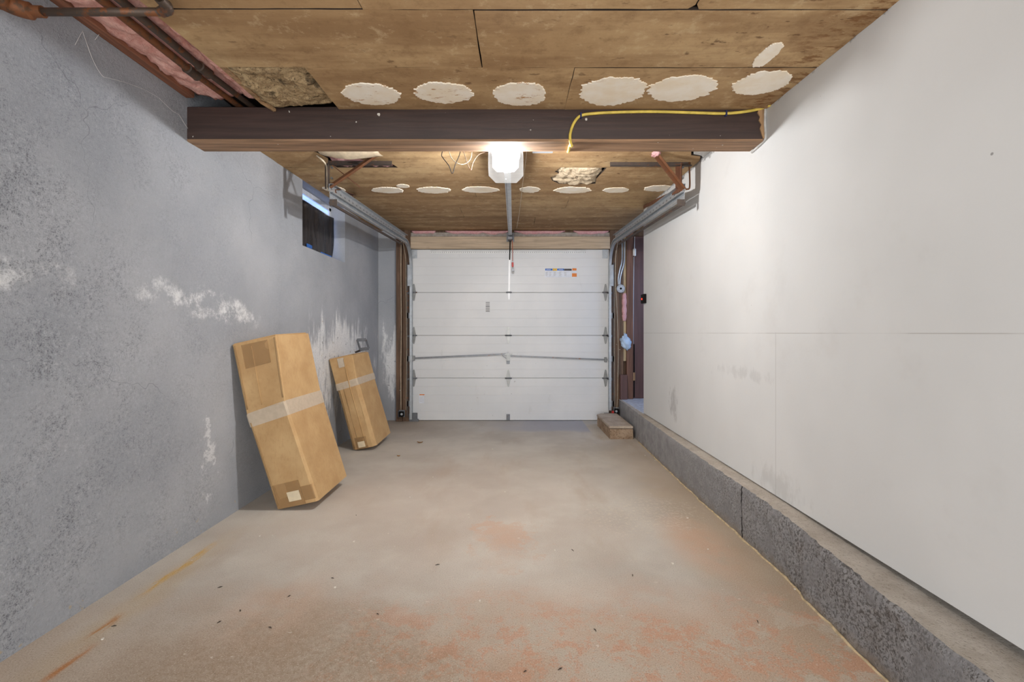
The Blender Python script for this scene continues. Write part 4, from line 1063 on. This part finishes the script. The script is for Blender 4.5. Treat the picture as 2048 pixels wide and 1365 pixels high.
def cbox(name, label, R, tm, tape_t, seed, cr=(.004, .014), grow=.006):
    """R: list of (t, ring) bottom..top in world; split at tm into an outer lower shell and an inner upper shell"""
    base = R[0][1]; loc = sum(base, Vector()) / 4; loc.z = 0
    T = thing(name, label, 'cardboard box', loc, 'leaning cardboard boxes')
    def at(t):
        for (t0, r0), (t1, r1) in zip(R, R[1:]):
            if t0 <= t <= t1: return lerp_ring(r0, r1, (t - t0) / (t1 - t0))
        return R[-1][1]
    n = 14
    low = [rounded(inset(at(tm * i / n), grow), cr[1], seed + i * .13, .006) for i in range(n + 1)]
    part(B().loft(low), 'lower_shell', MT['card_dark'], T, 25)
    up = [rounded(at(tm - .02 + (1 - tm + .02) * i / n), cr[0], seed + 3 + i * .1, .004) for i in range(n + 1)]
    us = part(B().loft(up), 'upper_shell', MT['card'], T, 25)
    # tape band around the joint
    bd = [inset(at(t), grow + .0035) for t in (tm - tape_t, tm - .004)] + [inset(at(tm + .006), .003)]
    bd = [rounded(r, .010, seed, .003) for r in bd]
    part(B().loft(bd, True, False), 'tape_band', MT['tape'], T, 25, 'clear packing tape band')
    return T, at
FLb = (-1.462, 2.80, .004)
R1 = [(0, ringpts(FLb, (-1.212, 2.80, .055), (-1.203, 3.255, .067))), (.57, ringpts((-1.630, 2.765, .590), (-1.398, 2.765, .672), (-1.388, 3.25, .674))), (1, ringpts((-1.690, 2.72, 1.018), (-1.442, 2.745, 1.074), (-1.438, 3.17, 1.086)))]
T1, at1 = cbox('cardboard_box', 'large two-part cardboard box leaning on the grey wall, nearest the camera', R1, .57, .075, 1)
R2 = [(0, ringpts((-1.500, 4.205, .004), (-1.285, 4.20, .045), (-1.272, 4.67, .070))), (.70, ringpts((-1.640, 4.16, .612), (-1.448, 4.16, .672), (-1.428, 4.60, .682))), (1, ringpts((-1.690, 4.135, .845), (-1.478, 4.14, .890), (-1.468, 4.555, .898)))]
T2, at2 = cbox('cardboard_box', 'smaller cardboard box leaning on the grey wall, closer to the garage door', R2, .70, .065, 8, (.004, .03))
def face_patch(T, at, t0, t1, u0, u1, mat, name, off=.010, side='front', label=None):
    bb = B(); rg = []
    for t in (t0, (t0 + t1) / 2, t1):
        r = at(t)
        a, c = (r[0], r[1]) if side == 'front' else (r[1], r[2])
        nrm = (r[0] - r[3]).normalized() if side == 'front' else (r[1] - r[0]).normalized()
        p0, p1 = a.lerp(c, u0) + nrm * off, a.lerp(c, u1) + nrm * off
        rg.append([p0, p1, p1 - nrm * .004, p0 - nrm * .004])
    bb.loft(rg)
    return part(bb, name, mat, T, False, label)
face_patch(T1, at1, .0, .14, .04, .72, MT['tape_brown'], 'packing_tape', .011)
face_patch(T1, at1, .03, .085, .36, .66, MT['label'], 'tape_patch', .0125, 'front', 'pale tape patch')
face_patch(T1, at1, .84, .985, .20, .80, MT['tape_brown'], 'packing_tape', .005)
face_patch(T1, at1, .02, .10, .70, .99, MT['tape_brown'], 'packing_tape', .0115)
face_patch(T2, at2, .88, .99, .34, .60, MT['tape'], 'packing_tape', .006)
face_patch(T2, at2, .015, .075, .30, .60, MT['label'], 'tape_patch', .0115, 'front', 'pale tape patch')
face_patch(T2, at2, .0, .12, .22, .70, MT['tape_brown'], 'packing_tape', .0105)
# open flap edges and creases
def edge_line(T, at, side, u, t0, t1, off, r, mat, name, label=None):
    pts = []
    for k in range(9):
        t = t0 + (t1 - t0) * k / 8; rr = at(t)
        a, c = (rr[0], rr[1]) if side == 'front' else (rr[1], rr[2])
        nrm = (rr[0] - rr[3]).normalized() if side == 'front' else (rr[1] - rr[0]).normalized()
        pts.append(a.lerp(c, u + .012 * nz(k, u * 9, t)) + nrm * off)
    return part(B().tube(pts, r, 6), name, mat, T, True, label)
edge_line(T1, at1, 'front', .05, .60, .99, .004, .004, MT['card_end'], 'folded_edge')
edge_line(T1, at1, 'front', .97, .60, .99, .004, .0045, MT['card_end'], 'folded_edge')
edge_line(T1, at1, 'front', .06, .02, .52, .008, .004, MT['card_end'], 'folded_edge')
edge_line(T1, at1, 'front', .42, .60, .97, .002, .0022, MT['card'], 'crease')
edge_line(T2, at2, 'front', .10, .02, .62, .008, .004, MT['card_end'], 'folded_edge')
edge_line(T2, at2, 'front', .62, .05, .97, .0055, .005, MT['card'], 'crease')
edge_line(T2, at2, 'front', .32, .03, .66, .007, .0025, MT['card_end'], 'crease')
for T, at, u in ((T1, at1, .0), (T2, at2, .0)):
    r = at(1.0)
    fl = [r[0] + Vector((.004, .01, .0)), r[1] + Vector((-.012, .012, 0)), r[2] + Vector((-.012, -.012, 0)), r[3] + Vector((.004, -.012, 0))]
    part(B().prism(fl, (0, 0, .006)), 'top_flap', MT['card'], T)

# steel bracket on the wall behind the small box
MB = thing('metal_bracket', 'grey steel bracket fixed to the stained wall above the smaller box', 'bracket', (-1.69, 4.9, 1.0))
a = -1.697
def WP(px, py, X): return PX(px, py, X)
q = [PX(714.5, 680.5, -1.66), PX(732, 680, -1.66), PX(737, 697, -1.66), PX(719.5, 699, -1.66)]
q = [PY(714.5, 680.5, 4.84), PY(732, 680, 4.84), PY(737.5, 697.5, 4.80), PY(720, 699.5, 4.80)]
bb = B()
for i in range(4): bb.bar(q[i], q[(i + 1) % 4], .034 if i % 2 == 0 else .020, .006, (0, 1, 0))
part(bb, 'bracket_frame', MT['galv_dark'], MB)
bb = B().prism([q[3] + Vector((0, .003, 0)), q[2] + Vector((0, .003, 0)), PY(714, 706, 4.84), PY(697, 710, 4.86)], (0, .005, .004))
part(bb, 'bracket_strap', MT['dark_steel'], MB)
part(B().bar(PY(716, 683, 4.845), Vector((-1.699, 4.90, 1.02)), .016, .006), 'wall_lug', MT['galv_dark'], MB)

# ------------------------------------------------------------------ step block
SB = thing('step_block', 'low brown masonry step with a tan top beside the curb', 'step', (1.09, 5.0, 0))
def steppoly(e): return [(.972 - e, 4.66 - e), (1.207, 4.66 - e), (1.207, 5.40), (1.02, 5.40), (.965 - e, 5.33)]
bb = B().prism([(x, y, 0) for x, y in steppoly(0)], (0, 0, .104))
bmesh.ops.subdivide_edges(bb.bm, edges=bb.bm.edges[:], cuts=14, use_grid_fill=True)
for v in bb.bm.verts: v.co += Vector((.004 * fbm(v.co.y, v.co.z, 1, 16), .004 * fbm(v.co.x, v.co.z, 5, 16), 0)) if v.co.z > .001 else Vector()
part(bb, 'block_body', MT['step'], SB)
bb = B().prism([(x, y, .110) for x, y in steppoly(.008)], (0, 0, .024))
bmesh.ops.bevel(bb.bm, geom=bb.bm.edges[:], offset=.004, segments=2, affect='EDGES')
part(bb, 'top_slab', MT['step_top'], SB, False, 'tan worn top slab')

# ------------------------------------------------------------------ photo eyes
def eye(x, y, z, label, sx, red):
    E = thing('safety_sensor', label, 'sensor', (x, y, z), 'door safety sensors')
    part(B().box(x - .028, x + .028, y - .02, y + .03, z - .03, z + .03, .006, 2), 'sensor_body', MT['black'], E)
    part(B().cyl((x + sx * .01, y - .026, z + .004), (x + sx * .01, y - .018, z + .004), .014, 16), 'sensor_lens', MT['galv'], E)
    part(B().box(x - .036, x + .036, y + .03, y + .036, z - .04, z + .045, .001).box(x - .036, x - .032, y - .01, y + .036, z - .035, z + .04), 'mount_bracket', MT['galv_dark'], E)
    if red: part(B().box(x - .058, x - .032, y - .01, y + .02, z - .03, z + .005, .003), 'sensor_cap', MT['red'], E, False, 'red cap')
eye(-1.382, 5.53, .10, 'black safety sensor low on the brown post near the boxes', 1, False)
eye(1.236, 5.53, .135, 'black safety sensor with red cap behind the step block', -1, True)
wire([(-1.395, 5.568, .14), (-1.397, 5.570, .6), (-1.392, 5.568, 1.2), (-1.396, 5.570, 1.9), (-1.392, 5.57, 2.3)], .003, 'sensor_wire', 'pale wire stapled up the brown post above the sensor near the boxes', 'wire', MT['cream'])
wire([(1.242, 5.55, .16), (1.256, 5.585, .30), (1.262, 5.592, .45), (1.268, 5.592, .9), (1.250, 5.592, 1.45), (1.235, 5.59, 1.75), (1.240, 5.59, 2.1)], .003, 'sensor_wire', 'pale wire hanging down the brown post behind the step', 'wire', MT['cream'])

# ------------------------------------------------------------------ services at the right of the garage door
RB = thing('junction_box', 'round white box cover on the brown post near the side door', 'junction box', (1.292, 5.59, 1.63))
part(B().cyl((1.292, 5.60, 1.63), (1.292, 5.565, 1.63), .040, 24), 'box_body', MT['galv_dark'], RB, 40)
part(B().tube([(1.292, 5.565, 1.63), (1.292, 5.562, 1.63), (1.292, 5.555, 1.63)], [.052, .053, .048], 28), 'cover_plate', MT['galv'], RB, 40)
part(B().cyl((1.292, 5.556, 1.63), (1.292, 5.552, 1.63), .013, 14), 'knockout', MT['black'], RB, 40)
for t in (.8, 2.3, 3.9, 5.4): part(B().cyl((1.292 + .036 * math.cos(t), 5.556, 1.63 + .036 * math.sin(t)), (1.292 + .036 * math.cos(t), 5.552, 1.63 + .036 * math.sin(t)), .004, 8), 'screw', MT['galv_dark'], RB)
def flex(pts, r, lab):
    p = smoothpath(pts, 22); rad = [r * (1.0 if (i // 1) % 2 else .86) for i in range(len(p))]
    return tag(B().tube(p, rad, 10).obj('armored_cable', MT['galv'], None, True, p[len(p) // 2]), lab, 'cable', 'flexible metal cables')
flex([(1.282, 5.575, 1.68), (1.286, 5.565, 1.76), (1.308, 5.56, 1.86), (1.332, 5.565, 1.95), (1.342, 5.575, 2.08), (1.344, 5.585, 2.24)], .010, 'flexible metal cable curving up from the round box, pale stud side')
flex([(1.268, 5.58, 1.68), (1.264, 5.57, 1.76), (1.282, 5.56, 1.87), (1.304, 5.56, 1.96), (1.312, 5.575, 2.08), (1.312, 5.585, 2.24)], .009, 'flexible metal cable curving up from the round box, door track side')
bb = B(); rg = []
for k in range(22):
    z = 1.235 + .34 * k / 21; w = .028 + .006 * fbm(z, 3, 0, 20); e = 1 if 1 < k < 20 else .75
    rg.append([(1.345 + w * e * math.cos(t) + .003 * nz(z, t, 1, 20), 5.598 + .016 * e * math.sin(t) + .003 * nz(z, t, 6, 20), z) for t in [2 * math.pi * j / 12 for j in range(12)]])
bb.loft(rg)
tag(bb.obj('insulation_strip', MT['pink_pale'], None, True, (1.345, 5.6, 1.4)), 'narrow upright pink insulation strip below the round box', 'insulation')
bb = B().sphere((0, 0, 0), 1, (1, 1, 1), 40, 26)
for v in bb.bm.verts:
    d = v.co.copy(); f = 1 + .35 * fbm(d.x, d.y, d.z, 1.8) + .16 * abs(nz(d.x, d.y, d.z, 4.5)) + .05 * nz(d.x, d.y, d.z, 11)
    w = .062 if d.z < .2 else .062 - .045 * (d.z - .2) / .8
    v.co = Vector((1.358 + d.x * w * f + .02 * d.z * -1, 5.568 + d.y * .026 * f, .985 + d.z * .088 * f))
tag(bb.obj('cloth_rag', MT['rag'], None, True, (1.358, 5.57, .985)), 'crumpled light blue rag hanging on the pale stud', 'rag')
WB = thing('door_button', 'small black wall button with red light at the drywall edge', 'wall button', (1.292, 4.56, 1.43))
part(B().box(1.272, 1.302, 4.50, 4.605, 1.385, 1.475, .004), 'button_body', MT['black'], WB)
part(B().sphere((1.270, 4.555, 1.428), .010, (.7, 1, 1), 14, 10), 'red_light', MT['led'], WB, True, 'lit red button')

# ------------------------------------------------------------------ bits on the floor
rnd = random.Random(3)
chips = [PF(px, py) for px, py in ((938, 1036), (985, 899), (1010, 985), (1110, 1102), (1416, 1100), (1590, 1180), (1375, 1037), (1325, 930), (1310, 922), (520, 1073), (545, 1072), (205, 1280), (960, 1203), (670, 1176), (708, 1084), (1135, 920), (866, 955), (1290, 912), (1345, 1128), (820, 995), (1186, 1012))]
for p in chips:
    r = rnd.uniform(.003, .0065); n = rnd.randint(5, 7); a0 = rnd.uniform(0, 6)
    pl = [(p.x + r * rnd.uniform(.6, 1.2) * math.cos(a0 + 6.283 * k / n), p.y + 1.3 * r * rnd.uniform(.6, 1.2) * math.sin(a0 + 6.283 * k / n), .0005) for k in range(n)]
    tag(B().prism(pl, (0, 0, rnd.uniform(.002, .004))).obj('paint_chip', MT['chip'], None, False, (p.x, p.y, 0)), 'tiny white paint chip lying on the concrete floor', 'paint chip', 'paint chips on the floor')
grit = [PF(px, py) for px, py in ((440, 1176), (480, 1223), (578, 1194), (438, 1246), (228, 1254), (665, 1158), (712, 1032), (1145, 1102), (1190, 1262), (1265, 1152), (755, 1230), (875, 1131), (540, 1257), (1515, 1245), (1050, 1345), (1120, 1340))]
for p in grit:
    a = rnd.uniform(0, 3); L = rnd.uniform(.004, .012)
    d = Vector((math.cos(a), math.sin(a), 0)) * L
    bb = B().tube([p - d + Vector((0, 0, .002)), p + Vector((.001, .001, .003)), p + d + Vector((0, 0, .002))], [.0008, .0018, .0008], 6)
    tag(bb.obj('twig_bit', MT['dark'], None, True, (p.x, p.y, 0)), 'tiny dark twig bit lying on the concrete floor', 'twig', 'twig bits on the floor')
for (px, py), lab in (((840, 887), 'curled dry leaf scrap on the floor before the garage door'), ((797, 914), 'tiny dry leaf scrap on the floor beside the smaller box')):
    p = PF(px, py); L = .028 if px > 800 else .014
    bb = B(); rg = []
    for k in range(7):
        t = k / 6 - .5; w = L * .45 * math.cos(t * 2.8) + .001
        rg.append([(p.x + t * 2 * L, p.y + w * s_, .003 + .010 * t * t * 4 * (L / .028) + h) for s_, h in ((-1, .004), (0, 0), (1, .005), (1, .0062), (0, .0012), (-1, .0052))])
    bb.loft(rg)
    tag(bb.obj('dry_leaf', MT['leaf'], None, True, (p.x, p.y, 0)), lab, 'leaf')
# cobweb strands at the head of the left wall
def wall_pt(px, py, d=.004): q = PX(px, py, XL + d); return q
bb = B()
for st in ([(165, 62), (185, 118), (203, 150), (212, 155)], [(212, 155), (250, 165), (290, 180), (318, 196)], [(318, 196), (345, 222), (358, 230), (372, 252), (391, 276)], [(165, 62), (150, 90)], [(200, 66), (190, 80)]):
    bb.tube(smoothpath([wall_pt(*q) for q in st], 4), .0009, 5)
tag(bb.obj('cobweb', MT['web'], None, True, wall_pt(212, 155)), 'thin white cobweb strands on the grey wall beside the beam', 'cobweb')
